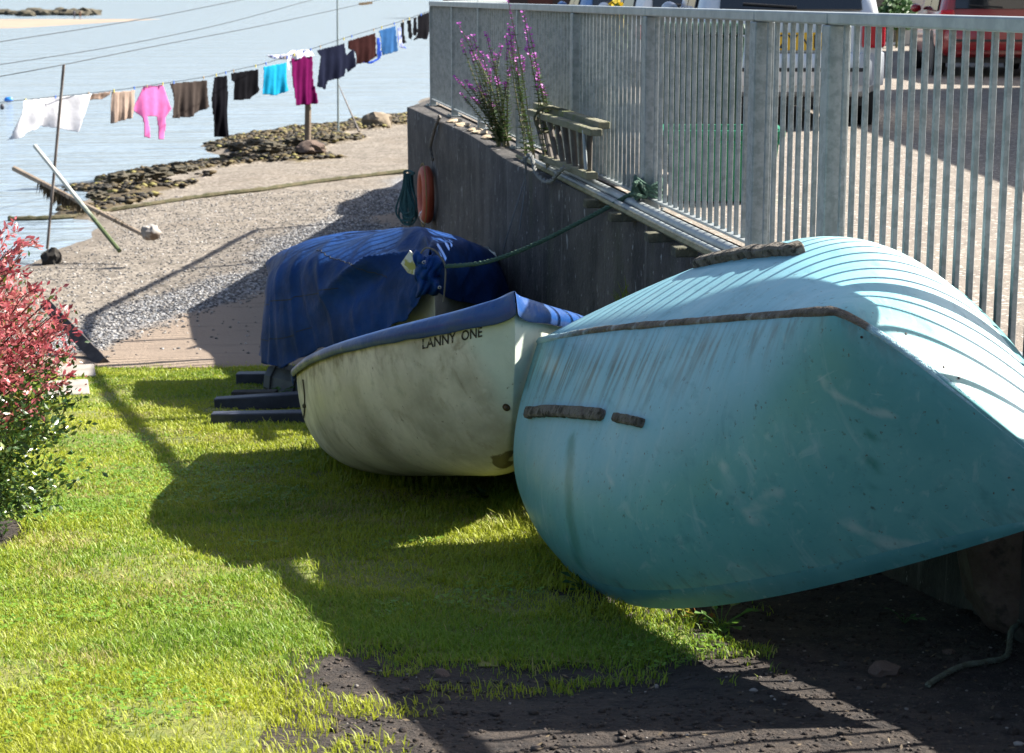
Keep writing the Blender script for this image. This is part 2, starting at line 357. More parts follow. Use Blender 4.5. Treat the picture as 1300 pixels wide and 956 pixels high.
# taller tufts round the boats and beams
lan_line = [L2(395, 575), L2(450, 600), L2(520, 612), L2(620, 616), L2(660, 640)]
trq_line = [L2(650, 640), L2(690, 705), L2(740, 745), L2(800, 772), L2(870, 780)]
beam_line = [L2(266, 545), L2(385, 545)]; wl_line = [(x-.08, y) for x, y in WALL]
dl = pdist(bx, by, lan_line); dt = pdist(bx, by, trq_line); db = pdist(bx, by, beam_line); dw = pdist(bx, by, wl_line)
hgt = (.012+.020*vnoise(bx, by, 2.5)+.016*rng.random(n)**2)*np.where(rng.random(n) < .05, 1.6, 1)
hgt *= 1+2.2*np.exp(-(dl/.16)**2)*rng.random(n)+1.6*np.exp(-(dt/.12)**2)*rng.random(n)+.9*np.exp(-(db/.1)**2)*rng.random(n)+2*np.exp(-(dw/.15)**2)*rng.random(n)
def blades(x, y, h, wd, z=None, lean=.8):
    n = len(x); z = zat(x, y) if z is None else z
    a = rng.uniform(0, 2*np.pi, n); l = lean*(.3+rng.random(n)); dx, dy = np.cos(a), np.sin(a); px_, py_ = -dy, dx
    w = wd*(.7+.6*rng.random(n)); B = np.stack([x, y, z-.004], -1); P = np.stack([px_, py_, 0*a], -1); D = np.stack([dx, dy, 0*a], -1); U = np.array([0, 0, 1.])
    m = B+U*(h*.55)[:, None]+D*(h*l*.3)[:, None]; t = B+U*(h*(1-.25*l))[:, None]+D*(h*l)[:, None]
    V = np.stack([B-P*w[:, None], B+P*w[:, None], m-P*(w*.8)[:, None], m+P*(w*.8)[:, None], t], 1).reshape(-1, 3)
    o = (np.arange(n)*5)[:, None]; F_ = np.concatenate([o+np.array([0, 1, 3]), o+np.array([0, 3, 2]), o+np.array([2, 3, 4])], 0)
    return V, F_
wd = np.interp(by, [4.5, 8, 15], [.0016, .0026, .0045])
V1, F1 = blades(bx, by, hgt, wd)
tone = np.clip(.5+.9*(vnoise(bx, by, 1.1, 3)-.5)+.35*(rng.random(n)-.5), 0, .9); straw = vnoise(bx+23, by+17, 2.3, 3); tone[rng.random(n) < .03+.35*np.clip((straw-.60)/.12, 0, 1)] = 1
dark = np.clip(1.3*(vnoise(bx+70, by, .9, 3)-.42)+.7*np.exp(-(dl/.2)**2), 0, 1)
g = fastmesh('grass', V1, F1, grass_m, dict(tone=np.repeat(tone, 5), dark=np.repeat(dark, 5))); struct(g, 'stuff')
qx, qy = scatter(3600, -.8, 1.9, 3.8, 7.4); k_ = ~inpoly(qx, qy, lawn_poly) & (qx < np.interp(qy, [p[1] for p in WALL][::-1], [p[0] for p in WALL][::-1])) & (vnoise(qx, qy, 2.2, 3) > .42); CLOD = (qx[k_], qy[k_])
nc = 26000; ux, uy = scatter(nc, -3.2, .9, 4.2, 11); k_ = inpoly(ux, uy, lawn_poly) & (vnoise(ux+11, uy+4, 1.5, 3) > .575) & (ux < np.interp(uy, [p[1] for p in WALL][::-1], [p[0] for p in WALL][::-1])-.05); ux, uy = ux[k_], uy[k_]; nc = len(ux)
cz = zat(ux, uy)+rng.uniform(.012, .034, nc); VV, FF = [], []
for t3 in range(3):
    a_ = rng.uniform(0, .6, nc)+t3*2.094; d_ = np.stack([np.cos(a_), np.sin(a_), rng.normal(.1, .2, nc)], -1); l_ = np.stack([-np.sin(a_), np.cos(a_), rng.normal(0, .15, nc)], -1); c_ = np.stack([ux, uy, cz], -1); s_ = rng.uniform(.007, .013, nc)[:, None]
    VV.append(np.stack([c_, c_+d_*s_*.6+l_*s_*.5, c_+d_*s_, c_+d_*s_*.6-l_*s_*.5], 1).reshape(-1, 3)); FF.append((np.arange(nc)*4)[:, None]+np.array([0, 1, 2, 3])+t3*nc*4)
struct(fastmesh('clover', np.concatenate(VV), np.concatenate(FF), M('clover_leaf', (.09, .20, .015), (.16, .28, .02), scale=6, rough=.55, trans=.3)), 'stuff')
# ------------------------------------------------------------------ beach, sea
SEA = EYE-3.05*K
shore_px = [(-60, 352), (40, 338), (75, 316), (108, 301), (119, 289), (108, 277), (100, 262), (114, 246), (150, 226), (185, 219), (215, 214), (250, 207), (296, 200), (262, 192), (254, 185), (285, 176), (330, 168), (400, 160), (455, 153), (520, 144), (545, 138), (565, 137)]
shore = [tuple(atZ(*q, SEA)[:2]) for q in shore_px]
land = shore+[(30, 60), (30, 9), (-16, 9), (-16, shore[0][1]-1)]
weed1 = [tuple(atZ(*q, EYE+(-1.32-EYE)*K)[:2]) for q in [(102, 262), (112, 244), (150, 220), (215, 209), (262, 203), (322, 200), (372, 196), (300, 214), (240, 226), (205, 243), (150, 264), (118, 272)]]
weed2 = [tuple(atZ(*q, EYE+(-1.3-EYE)*K)[:2]) for q in [(250, 187), (285, 174), (330, 165), (400, 158), (455, 150), (525, 142), (530, 160), (480, 166), (440, 182), (425, 200), (380, 208), (310, 215), (350, 195), (300, 192)]]
grav = [tuple(atZ(*q, EYE+(-1.16-EYE)*K)[:2]) for q in [(20, 452), (75, 430), (130, 412), (200, 388), (270, 362), (330, 335), (420, 290), (515, 236), (540, 220)]]
def beachz(x, y, full=False):
    d = pdist(x, y, shore); ins = inpoly(x, y, land); s = np.where(ins, d, -d)
    z = SEA+np.where(s > 0, .30*(1-np.exp(-s/3.5)), np.maximum(s*.13, -1.5))
    j = (vnoise(x, y, .55, 3)-.5)*2.4; j2 = (vnoise(x+40, y+9, .55, 3)-.5)*2.4
    w = (inpoly(x+j, y+j2, weed1) | inpoly(x+j, y+j2, weed2)).astype(float)
    z = z+w*(.20*np.abs(vnoise(x, y, 1.3, 4)-.5)+.05)+.05*(vnoise(x, y, .8, 3)-.5)+.012*(vnoise(x, y, 5, 2)-.5)
    # bank rising to the lawn edge
    z = z+.12*np.exp(-((y-16.45)/.9)**2)
    if not full: return z
    gd = pdist(x, y, grav)+.9*(vnoise(x, y, .9, 3)-.5)
    side = y < np.interp(x, [p[0] for p in grav], [p[1] for p in grav])
    gr = np.clip(1.2-gd/.62, 0, 1); sand = np.where(side, 1-gr, 0)
    wet = np.clip(1-s/.9, 0, 1)*(s > -2)
    return z, w, gr, np.clip(sand, 0, 1), wet
xs = np.concatenate([np.arange(-18, -10, .5), np.arange(-10, 1.5, .11)]); ys = np.concatenate([np.arange(16.2, 25, .11), np.arange(25, 68, .22)])
GX, GY = np.meshgrid(xs, ys); z, w, gr, sd, wet = beachz(GX, GY, True)
a, b = GX.shape; I = np.arange(a*b).reshape(a, b); QF = np.stack([I[:-1, :-1], I[:-1, 1:], I[1:, 1:], I[1:, :-1]], -1).reshape(-1, 4)
beach_m = M('shingle_beach', (.115, .098, .078), (.18, .155, .125), scale=1.6, rough=.92, bump=1., bscale=26, bdetail=6, layers=[
    dict(kind='cell', c=(.065, .052, .04), sc=19, lo=.66, hi=.8, fac=.8), dict(kind='cell', c=(.30, .26, .22), sc=22, lo=.80, hi=.9, fac=.7),
    dict(c=(.10, .075, .05), sc=.8, lo=.52, hi=.7, fac=.45),
    dict(kind='attr', attr='gravel', c=(.18, .18, .185), lo=.2, hi=.9, nz=4, na=.6), dict(kind='cell', mask='gravel', c=(.06, .065, .075), sc=22, lo=.55, hi=.7, fac=.8), dict(kind='cell', mask='gravel', c=(.38, .38, .39), sc=24, lo=.72, hi=.8, fac=.8),
    dict(kind='attr', attr='sand', c=(.225, .172, .128), lo=.3, hi=.8, nz=3, na=.5), dict(mask='sand', c=(.13, .092, .066), sc=2.4, lo=.52, hi=.68, fac=.5, st=(.5, 2, 1)), dict(mask='sand', c=(.12, .085, .06), sc=11, lo=.66, hi=.72, fac=.6, st=(.6, 1.6, 1)),
    dict(kind='attr', attr='wet', c=(.10, .08, .06), lo=.1, hi=1, fac=.6),
    dict(kind='attr', attr='weed', c=(.060, .042, .018), lo=.2, hi=.8, nz=3, na=.7), dict(mask='weed', c=(.15, .115, .03), sc=4, lo=.55, hi=.68, fac=.8), dict(mask='weed', c=(.012, .010, .007), sc=6, lo=.52, hi=.66, fac=.8)])
struct(fastmesh('beach', np.stack([GX, GY, z], -1).reshape(-1, 3), QF, beach_m, dict(weed=w.ravel(), gravel=gr.ravel(), sand=sd.ravel(), wet=wet.ravel()), smooth=True))
# pebbles lying on it
ico = bmesh.new(); bmesh.ops.create_icosphere(ico, subdivisions=1, radius=1); icv = np.array([v.co[:] for v in ico.verts]); icf = np.array([[v.index for v in f.verts] for f in ico.faces]); ico.free()
def pebbles(name, x, y, z, r, mat, flat=.6):
    n = len(x); q = rng.uniform(.7, 1.25, (n, len(icv), 1))*icv[None]; sc = np.stack([r*rng.uniform(.7, 1.3, n), r*rng.uniform(.7, 1.3, n), r*flat*rng.uniform(.7, 1.2, n)], -1)
    q = q*sc[:, None]; a = rng.uniform(0, 6.28, n); c, s = np.cos(a)[:, None], np.sin(a)[:, None]
    V = np.stack([q[..., 0]*c-q[..., 1]*s+x[:, None], q[..., 0]*s+q[..., 1]*c+y[:, None], q[..., 2]+z[:, None]+(r*flat*.3)[:, None]], -1).reshape(-1, 3)
    Fc = (icf[None]+(np.arange(n)*len(icv))[:, None, None]).reshape(-1, 3)
    o = fastmesh(name, V, Fc, mat, dict(tone=np.repeat(rng.random(n), len(icv)))); return struct(o, 'stuff')
peb_m = M('pebble', (.06, .06, .066), rough=.8, layers=[dict(kind='attr', attr='tone', c=(.17, .155, .14), lo=.2, hi=.6), dict(kind='attr', attr='tone', c=(.42, .41, .40), lo=.75, hi=.95)])
x, y = scatter(120000, -7.8, -.6, 16.5, 35); z_, w_, g_, s_, wt = beachz(x, y, True)
k = (rng.random(len(x)) < (g_*.8+.10*(1-s_)*(1-wt)+.01)) & (y < 33); x, y, z_ = x[k], y[k], z_[k]
pebbles('beach_gravel', x, y, z_, rng.uniform(.007, .021, len(x)), peb_m)
gx_, gy_ = scatter(9000, -.8, 1.9, 3.8, 7.2); k = ~inpoly(gx_, gy_, lawn_poly) & (gx_ < np.interp(gy_, [p[1] for p in WALL][::-1], [p[0] for p in WALL][::-1])); gx_, gy_ = gx_[k], gy_[k]
sp_m = M('soil_pebble', (.030, .023, .018), rough=.9, layers=[dict(kind='attr', attr='tone', c=(.06, .046, .038), lo=.4, hi=.8), dict(kind='attr', attr='tone', c=(.22, .2, .18), lo=.95, hi=.99)])
pebbles('soil_gravel', gx_, gy_, zat(gx_, gy_), rng.uniform(.002, .007, len(gx_))*(1+1.2*(rng.random(len(gx_)) > .975)), sp_m)
wx, wy = scatter(30000, -9.8, -.9, 25, 60); z_, w_, g_, s_, wt = beachz(wx, wy, True); k = (w_ > .5) & (vnoise(wx, wy, 1.1, 3) > .36); wx, wy, z_ = wx[k], wy[k], z_[k]
swd = M('seaweed_clump', (.018, .014, .008), rough=.8, layers=[dict(kind='attr', attr='tone', c=(.075, .052, .018), lo=.3, hi=.6), dict(kind='attr', attr='tone', c=(.16, .14, .035), lo=.8, hi=.95)])
pebbles('seaweed', wx, wy, z_, rng.uniform(.03, .10, len(wx)), swd, flat=.5)
pebbles('soil_clods', CLOD[0], CLOD[1], zat(*CLOD), rng.uniform(.003, .011, len(CLOD[0]))*np.where(rng.random(len(CLOD[0])) < .04, 2, 1), M('soil_clod', (.018, .012, .010), (.05, .037, .028), scale=30, rough=.97, bump=1, bscale=80), flat=.7)
lx, ly = scatter(900, -.7, 1.9, 3.9, 7.4); k_ = ~inpoly(lx, ly, lawn_poly) & (lx < np.interp(ly, [p[1] for p in WALL][::-1], [p[0] for p in WALL][::-1])); lx, ly = lx[k_], ly[k_]; a_ = rng.uniform(0, 6.28, len(lx)); s_ = rng.uniform(.005, .013, len(lx))[:, None]
c_ = np.stack([lx, ly, zat(lx, ly)+.008], -1); d_ = np.stack([np.cos(a_), np.sin(a_), rng.normal(0, .3, len(lx))], -1); l_ = np.stack([-np.sin(a_), np.cos(a_), rng.normal(0, .3, len(lx))], -1)
struct(fastmesh('leaf_litter', np.stack([c_-d_*s_, c_+l_*s_*.4, c_+d_*s_, c_-l_*s_*.4], 1).reshape(-1, 3), (np.arange(len(lx))*4)[:, None]+np.array([0, 1, 2, 3]), M('dead_leaf', (.05, .032, .018), (.13, .095, .05), scale=8, rough=.8)), 'stuff')
# sea
sea_m = bpy.data.materials.new('sea_water'); sea_m.use_nodes = True; nt = sea_m.node_tree; b = nt.nodes['Principled BSDF']
b.inputs['Base Color'].default_value = (.21, .265, .315, 1); b.inputs['Roughness'].default_value = .12; b.inputs['IOR'].default_value = 1.33
tc = nt.nodes.new('ShaderNodeTexCoord'); prev = None
for (sx, sy, dist) in [(3.2, 6.5, .05), (.5, 1.6, .25), (.05, .22, .6)]:
    mp = nt.nodes.new('ShaderNodeMapping'); mp.inputs['Scale'].default_value = (sx, sy, 1); nt.links.new(tc.outputs['Object'], mp.inputs[0])
    t = nt.nodes.new('ShaderNodeTexNoise'); t.inputs['Scale'].default_value = 1; t.inputs['Detail'].default_value = 4; nt.links.new(mp.outputs[0], t.inputs[0])
    bp = nt.nodes.new('ShaderNodeBump'); bp.inputs['Strength'].default_value = 1; bp.inputs['Distance'].default_value = dist; nt.links.new(t.outputs[0], bp.inputs['Height'])
    if prev: nt.links.new(prev.outputs[0], bp.inputs['Normal'])
    prev = bp
nt.links.new(prev.outputs[0], b.inputs['Normal'])
mb = MB(); mb.add([(-4000, -10, SEA), (4000, -10, SEA), (4000, 9000, SEA), (-4000, 9000, SEA)], [(0, 1, 2, 3)])
mb.v = [(x, max(y, 16.7), z) for x, y, z in mb.v]
struct(build('sea', mb, sea_m, o=(0, 0, 0)))
# sandbar far out
sand_m = M('sandbar_sand', (.20, .155, .115), (.25, .195, .145), scale=.2, rough=.95)
ys = np.linspace(172, 480, 40); xs = np.linspace(-150, -25, 60); P = []
for y in ys:
    r_ = []
    for x in xs:
        e = min((-46+.02*(y-229)-x)/18, (y-201-3*vnoise(np.array([x]), np.array([y]), .06)[0])/13, (309-y)/34)
        r_.append((x, y, SEA-.3+.65*(1-math.exp(-max(e, -.4)*1.2)) if e > -.4 else SEA-.5))
    P.append(r_)
struct(build('sandbar', MB().grid(np.array(P)), sand_m, o=(0, 0, 0), smooth=True))
rock_m = M('weedy_rock', (.030, .028, .018), (.085, .07, .045), scale=2, rough=.95, bump=1, bscale=8)
for i in range(16):
    q = atZ(4+i*7.4+random.uniform(-2, 2), 17+random.uniform(-1.5, .8), SEA+.4); r_ = random.uniform(.8, 1.5)
    tag(build('rock', MB().blob((q[0], q[1], SEA+.45), (r_*1.3, r_*1.5, r_*random.uniform(.45, .75)), seed=i, amp=.5, sub=2), rock_m, smooth=True),
        'small dark weedy rock in the row along the far sandbar', 'rock', 'dark rocks along the far sandbar')
def person(px, py, h, shirt, label, rz):
    q = atZ(px, py, SEA+.28); t = thing('person', label, 'person', q)
    s = h/1.7; me = bpy.data.meshes.new('body')
    J = [(0, 0, .95), (0, 0, 1.2), (0, 0, 1.42), (0, 0, 1.5), (0, .02, 1.62), (.19, 0, 1.40), (.24, .03, 1.12), (.25, .1, .88), (-.19, 0, 1.40), (-.25, -.02, 1.12), (-.23, .06, .88), (.09, 0, .9), (.1, .06, .5), (.11, .1, .05), (.11, .2, .03), (-.09, 0, .9), (-.1, -.02, .5), (-.11, -.12, .05), (-.11, -.02, .03)]
    E = [(0, 1), (1, 2), (2, 3), (3, 4), (2, 5), (5, 6), (6, 7), (2, 8), (8, 9), (9, 10), (0, 11), (11, 12), (12, 13), (13, 14), (0, 15), (15, 16), (16, 17), (17, 18)]
    rad = [.13, .13, .13, .06, .10, .06, .045, .035, .06, .045, .035, .09, .06, .045, .04, .09, .06, .045, .04]
    c, si = math.cos(rz), math.sin(rz)
    me.from_pydata([((x*c-y*si)*s, (x*si+y*c)*s, z*s) for x, y, z in J], E, []); ob = bpy.data.objects.new('body', me); COL.objects.link(ob); ob.parent = t
    k = ob.modifiers.new('k', 'SKIN'); k.use_smooth_shade = True; ob.modifiers.new('u', 'SUBSURF').levels = 1
    for v, r_ in zip(me.skin_vertices[0].data, rad): v.radius = (r_*s, r_*s)
    me.skin_vertices[0].data[0].use_root = True
    me.materials.append(shirt)
person(94.5, 24.5, 1.3, M('dark_clothes', (.05, .05, .07)), 'tiny distant person in dark clothes standing on the sandbar', .5)
person(102, 24.8, 1.25, M('tan_clothes', (.22, .14, .10)), 'tiny distant person in tan clothes walking on the sandbar', -.4)
# ================================================================== BOATS
def hull_pts(L, B, D, tr, shb, shs, tf, a, rk, nm, nb, p2, dr=0., drb=0., nt=64, nu=26):
    ts = 1-(1-np.linspace(0, 1, nt))**1.6; ts = np.linspace(0, 1, nt)*.5+ts*.5
    out = np.zeros((nt, 2*nu-1, 3))
    for i, t in enumerate(ts):
        b = B*(1-(1-tr)*((.4-t)/.4)**2) if t < .4 else B*(1-((t-.4)/.6)**p2)
        b = max(b, .012); g = D+(shb*((t-.4)/.6)**2 if t > .4 else shs*((.4-t)/.4)**2)
        kf = lambda q: (D+shb)*(1-max(0, 1-max(0, (q-tf)/(1-tf))**a)**(1/a)); sp_w = min(.045, (1-t)); k = sum(kf(t+sp_w*e) for e in np.linspace(-1, 1, 11))/11; k = min(k, g-.004)
        if t < .4: k += rk*((.4-t)/.4)**2
        n = nm+(nb-nm)*max(0, (t-.4)/.6)**1.2; dd = dr+(drb-dr)*max(0, (t-.4)/.6)**1.2
        for j in range(nu):
            th = j/(nu-1)*math.pi/2; s_, c_ = max(math.sin(th), 0), max(math.cos(th), 0)
            y = b*s_**(2/n); zz = k+(g-k)*((1-c_**(2/n))*(1-dd)+dd*s_**(2/n)); out[i, nu-1+j] = (t*L, y, zz); out[i, nu-1-j] = (t*L, -y, zz)
    return out
NU = 26
def make_hull(par, flip):
    X, Y, Z, yaw, pit, rol, L_, *sh = par; X *= K; Y *= K; Z = EYE+(Z-EYE)*K; L_ *= K; sh = list(sh)
    for q in (0, 1, 3, 4, 7): sh[q] *= K
    P = hull_pts(L_, *sh); Q = P.copy(); Q[..., 0] -= .5*L_
    if flip: Q[..., 2] *= -1
    Rm = rotm(yaw, pit, rol); W = Q @ Rm.T+np.array([X, Y, Z]); return P, W, Rm
def hull_mesh(W):
    mb = MB().grid(W); nt, m = W.shape[:2]
    mb.f.append(tuple(range(m-1, -1, -1)))        # transom
    c = W.mean((0, 1)); i, j = nt//3, m//4; a, b, d = W[i, j], W[i, j+1], W[i+1, j]
    if np.dot(np.cross(b-a, d-a), a-c) < 0: mb.f = [f for f in mb.f]
    else: mb.f = [f[::-1] for f in mb.f]
    q = mb.f[(nt//3)*(m-1)+m//4]; v = np.array([mb.v[k] for k in q]); nn = np.cross(v[1]-v[0], v[2]-v[0])
    if np.dot(nn, v[0]-c) < 0: mb.f = [f[::-1] for f in mb.f]
    return mb
def bvh(mb): return BVHTree.FromPolygons([Vector(v) for v in mb.v], [f for f in mb.f])
def hit(tree, px, py):
    r = ray(px, py); h = tree.ray_cast(Vector(CAM), Vector(r).normalized()); return h[0], h[1]
# ------------------------------------------------------------------ turquoise dinghy, keel up
TP = [0.445, 4.977, 0.772, -1.227, -0.198, 0.791, 2.297, 0.622, 0.488, 0.76, 0.19, 0.085, 0.918, 1.138, 0.031, 3.411, 1.474, 1.863, 0.354, 0.049]
P, W, Rm = make_hull(TP, True)
near = 0 if W[:, 0, 2].mean() < W[:, -1, 2].mean() else 1            # column of the lower gunwale
sgn = -1 if near == 0 else 1
turq = M('turquoise_gelcoat', (.082, .285, .295), (.118, .335, .34), scale=2.2, rough=.45, spec=.4, rvar=.12, bump=.02, bscale=25, layers=[
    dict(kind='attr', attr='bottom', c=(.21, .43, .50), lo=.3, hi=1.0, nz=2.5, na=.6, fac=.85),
    dict(kind='attr', attr='painted_sun', c=(.62, .78, .80), lo=.3, hi=.9, nz=3, na=.3, fac=.8),
    dict(c=(.27, .44, .46), sc=2.6, lo=.52, hi=.78, fac=.5, st=(1, 2.5, 1), dist=.8), dict(c=(.30, .46, .47), sc=26, lo=.56, hi=.8, fac=.4, st=(1, .12, .45)), dict(c=(.33, .48, .48), sc=9, lo=.60, hi=.72, fac=.35, st=(1.5, .5, 1), dist=1.2), dict(c=(.03, .15, .165), sc=14, lo=.56, hi=.75, fac=.4, st=(1, .3, 1)),
    dict(c=(.038, .18, .20), sc=4.5, lo=.58, hi=.75, fac=.45, st=(1.3, 1.3, .5)),
    dict(kind='attr', attr='stain', c=(.03, .17, .145), lo=.3, hi=.95, nz=9, na=.8, fac=.7),
    dict(kind='attr', attr='scuff', c=(.34, .46, .45), lo=.35, hi=1.0, nz=11, na=1.3, fac=.6),
    dict(kind='suv', c=(.30, .46, .48), fx=55, fy=2.5, lo=.55, hi=.78, fac=.5), dict(kind='suv', c=(.035, .16, .17), fx=38, fy=2., lo=.58, hi=.8, fac=.5), dict(kind='suv', c=(.34, .47, .48), fx=9, fy=14, lo=.63, hi=.72, fac=.4, dist=2.),
    dict(kind='suv', c=(.085, .075, .04), fx=62, fy=3.5, lo=.44, hi=.64, fac=.95, mask='keel'), dict(kind='suv', c=(.07, .08, .05), fx=70, fy=4, lo=.50, hi=.68, fac=.8, mask='rim'),
    dict(kind='attr', attr='rim', c=(.10, .14, .11), lo=.55, hi=1.05, nz=7, na=.7, fac=.7),
    dict(c=(.05, .075, .06), sc=34, lo=.62, hi=.74, fac=.75, det=4), dict(c=(.08, .045, .03), sc=70, lo=.69, hi=.74, fac=.8, det=2)])
mbh = hull_mesh(W); tree_t = bvh(mbh)
boat = thing('dinghy', 'turquoise dinghy lying upside down on the soil beside the railing', 'boat', tuple(W.reshape(-1, 3)[W[..., 2].argmin()]))
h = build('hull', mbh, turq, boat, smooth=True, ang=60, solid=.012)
nt_, m_ = W.shape[:2]; u = np.abs(np.arange(m_)-(NU-1))/(NU-1)
side_near = (np.arange(m_) < NU-1) if near == 0 else (np.arange(m_) > NU-1)
tt = P[:, :, 0]/(TP[6]*K)
U = np.broadcast_to(u, (nt_, m_)); SN = np.broadcast_to(side_near, (nt_, m_))
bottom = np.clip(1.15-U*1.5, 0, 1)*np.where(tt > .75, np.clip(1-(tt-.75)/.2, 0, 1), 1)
attr(h, 'bottom', np.where(SN, bottom, np.clip(bottom+.3, 0, 1)).ravel()); attr(h, 'painted_sun', np.where(SN, 0, np.clip(U*1.2-.1, 0, 1)).ravel())  # far side whitened in its colour as if the sun lay on it
attr(h, 'keel', (np.exp(-(U/.13)**2)*np.where(SN, 1, .2)*np.clip(1.1-tt*.55, 0, 1)).ravel()); attr(h, 'su', tt.ravel()); attr(h, 'uu', U.ravel()); attr(h, 'rim', (np.clip((U-.86)/.14, 0, 1)).ravel())
from_px = lambda x, y: tuple(hit(tree_t, x, y)[0])
def pxof(p):
    q = np.asarray(p)-CAM; d = q[..., 1]*cp-q[..., 2]*sp; up = q[..., 1]*sp+q[..., 2]*cp; return np.stack([CX+F*q[..., 0]/d, CY-F*up/d], -1)
def near_curve(pts, rad):
    ln = [Vector(from_px(*q)) for q in spline(pts, 24)]; A = W.reshape(-1, 3); d = np.full(len(A), 9.)
    for q in ln: d = np.minimum(d, np.linalg.norm(A-np.array(q), axis=1))
    return np.exp(-(d/rad)**2)
attr(h, 'stain', np.clip(near_curve([(725, 560), (722, 620), (728, 680), (735, 715)], .055)+near_curve([(1104, 545), (1106, 575), (1112, 615)], .02), 0, 1))
attr(h, 'scuff', np.clip(near_curve([(950, 660), (965, 640), (990, 625)], .03)+near_curve([(915, 600), (921, 585)], .02)+near_curve([(1040, 480), (1075, 510), (1140, 530)], .02)+near_curve([(1070, 660), (1130, 690), (1180, 690)], .025)+near_curve([(770, 590), (778, 620)], .02), 0, 1))
# rim moulding
nrm = np.zeros_like(W); nrm[1:-1] = np.cross(W[2:]-W[:-2], np.gradient(W, axis=1)[1:-1]); nrm[0] = nrm[1]; nrm[-1] = nrm[-2]; nrm /= np.linalg.norm(nrm, axis=-1, keepdims=True)+1e-9
cen = W.mean((0, 1)); 
if ((W-cen)*nrm)[5:40].sum() < 0: nrm = -nrm
for cols in ([0, 1, 2, 3, 4], [m_-1, m_-2, m_-3, m_-4, m_-5]):
    Wc = np.stack([W[:, cols[0]], W[:, cols[0]], W[:, cols[0]]*.5+W[:, cols[1]]*.5, W[:, cols[1]], W[:, cols[1]]*.55+W[:, cols[2]]*.45], 1); Nc = np.stack([nrm[:, cols[k]] for k in (0, 0, 0, 1, 1)], 1)
    off = np.array([-.014, .004, .0045, .0045, .0002])[None, :, None]
    build('gunwale_rim', MB().grid(Wc+Nc*off), M('turquoise_rim', (.048, .20, .22), (.07, .245, .26), scale=5, rough=.5, layers=[dict(c=(.04, .07, .06), sc=26, lo=.58, hi=.72, fac=.8), dict(c=(.25, .38, .39), sc=6, lo=.6, hi=.75, fac=.5), dict(c=(.30, .42, .42), sc=24, lo=.6, hi=.7, fac=.4, st=(1, .2, 1))]), boat, smooth=True, ang=40)
# keel strip, worn to the wood towards the bow
kc = W[:, NU-1]; up = Rm @ np.array([0, 0, 1.]); KL = []
lat = Rm @ np.array([0, 1., 0])
for i in range(nt_-1):
    t = tt[i, NU-1]
    if t > .992: break
    d = kc[min(i+1, nt_-1)]-kc[max(i-1, 0)]; d /= np.linalg.norm(d); o = np.cross(lat, d); o /= np.linalg.norm(o); o = o if o @ (kc[i]-cen) > 0 else -o
    hh = (.011+.005*mn.noise(Vector((t*14, 0, 0)))+.003*mn.noise(Vector((t*60, 0, 0))))*(1 if t < .9 else max(.25, 1-(t-.9)*9)); w_ = .012*(1+.25*mn.noise(Vector((t*11, 5, 0)))+.10*mn.noise(Vector((t*50, 5, 0))))*(1 if t < .88 else .8)
    KL.append([kc[i]+lat*w_*a*q+o*(hh*e-.006) for a, q, e in ((-1, 1.25, 0), (-1, 1, .75), (-1, .6, 1), (1, .6, 1), (1, 1, .75), (1, 1.25, 0))])
KL = np.array(KL); npt = len(KL)
keel_m = M('worn_keel_wood', (.16, .13, .10), (.07, .055, .042), scale=14, rough=.9, bump=.8, bscale=60, layers=[dict(c=(.33, .36, .36), sc=9, lo=.55, hi=.7, fac=.7), dict(kind='attr', attr='fresh', c=(.33, .52, .57), lo=.35, hi=.75, nz=12, na=.6)])
kb = MB().grid(KL); kb.f += [tuple(range(5, -1, -1)), tuple(range((npt-1)*6, npt*6))]
kk = build('keel_strip', kb, keel_m, boat, smooth=True, ang=40); tk = np.repeat(tt[:npt, NU-1], 6); attr(kk, 'fresh', np.where(tk < .26, .75-.4*(tk/.26), np.where(tk > .915, 1, 0.05)))
# bilge runners of weathered wood
run_m = M('weathered_runner_wood', (.09, .075, .058), (.17, .15, .125), scale=14, rough=.95, bump=1, bscale=60, layers=[dict(c=(.03, .025, .016), sc=24, lo=.5, hi=.62), dict(c=(.20, .18, .15), sc=50, lo=.6, hi=.72, fac=.5), dict(c=(.09, .09, .02), sc=9, lo=.64, hi=.74, fac=.5)])
def runner(pts, wid, hi, seed, lift=.0):
    ps = spline(pts, 60); Q = []
    for i, (x, y) in enumerate(ps):
        r_ = hit(tree_t, x, y)
        if r_[0] is None: continue
        Q.append((np.array(r_[0]), np.array(r_[1])))
    G = []; n = len(Q)
    for i, (p, nn) in enumerate(Q):
        if nn @ (CAM-p) < 0: nn = -nn
        d = Q[min(i+1, n-1)][0]-Q[max(i-1, 0)][0]; d /= np.linalg.norm(d)+1e-9; s = np.cross(d, nn); e = min(1, i/4+.45, (n-1-i)/4+.45)
        nz = mn.noise(Vector((i*.16, seed, 0))); nz2 = mn.noise(Vector((i*.22, seed+4, 0))); w_ = wid*e*(1+.18*nz); hh = hi*e*(1+.2*nz2)
        nz3 = mn.noise(Vector((i*.38, seed+11, 2))); und = max(0, nz3)*1.1 if 1 < i < n-2 else 0
        bot = -.004
        G.append([p+s*w_*a+nn*(bot+(hh-bot)*q) for a, q in ((-.95, 0), (-1.0, .7), (-.82, 1.0), (-.2, 1.04), (.6, 1), (.98-.3*und, .8), (1.0-1.1*und, .35), (.9-1.4*und, 0), (-.95, 0))])
    mb = MB().grid(np.array(G)); mb.f += [tuple(range(8, -1, -1)), tuple(range((n-1)*9, n*9))]
    return build('bilge_runner', mb, run_m, boat, smooth=True, ang=28)
runner([(672, 525), (700, 523), (735, 525), (768, 528)], .022, .026, 1)
runner([(783, 531), (800, 534), (818, 538)], .016, .022, 2)
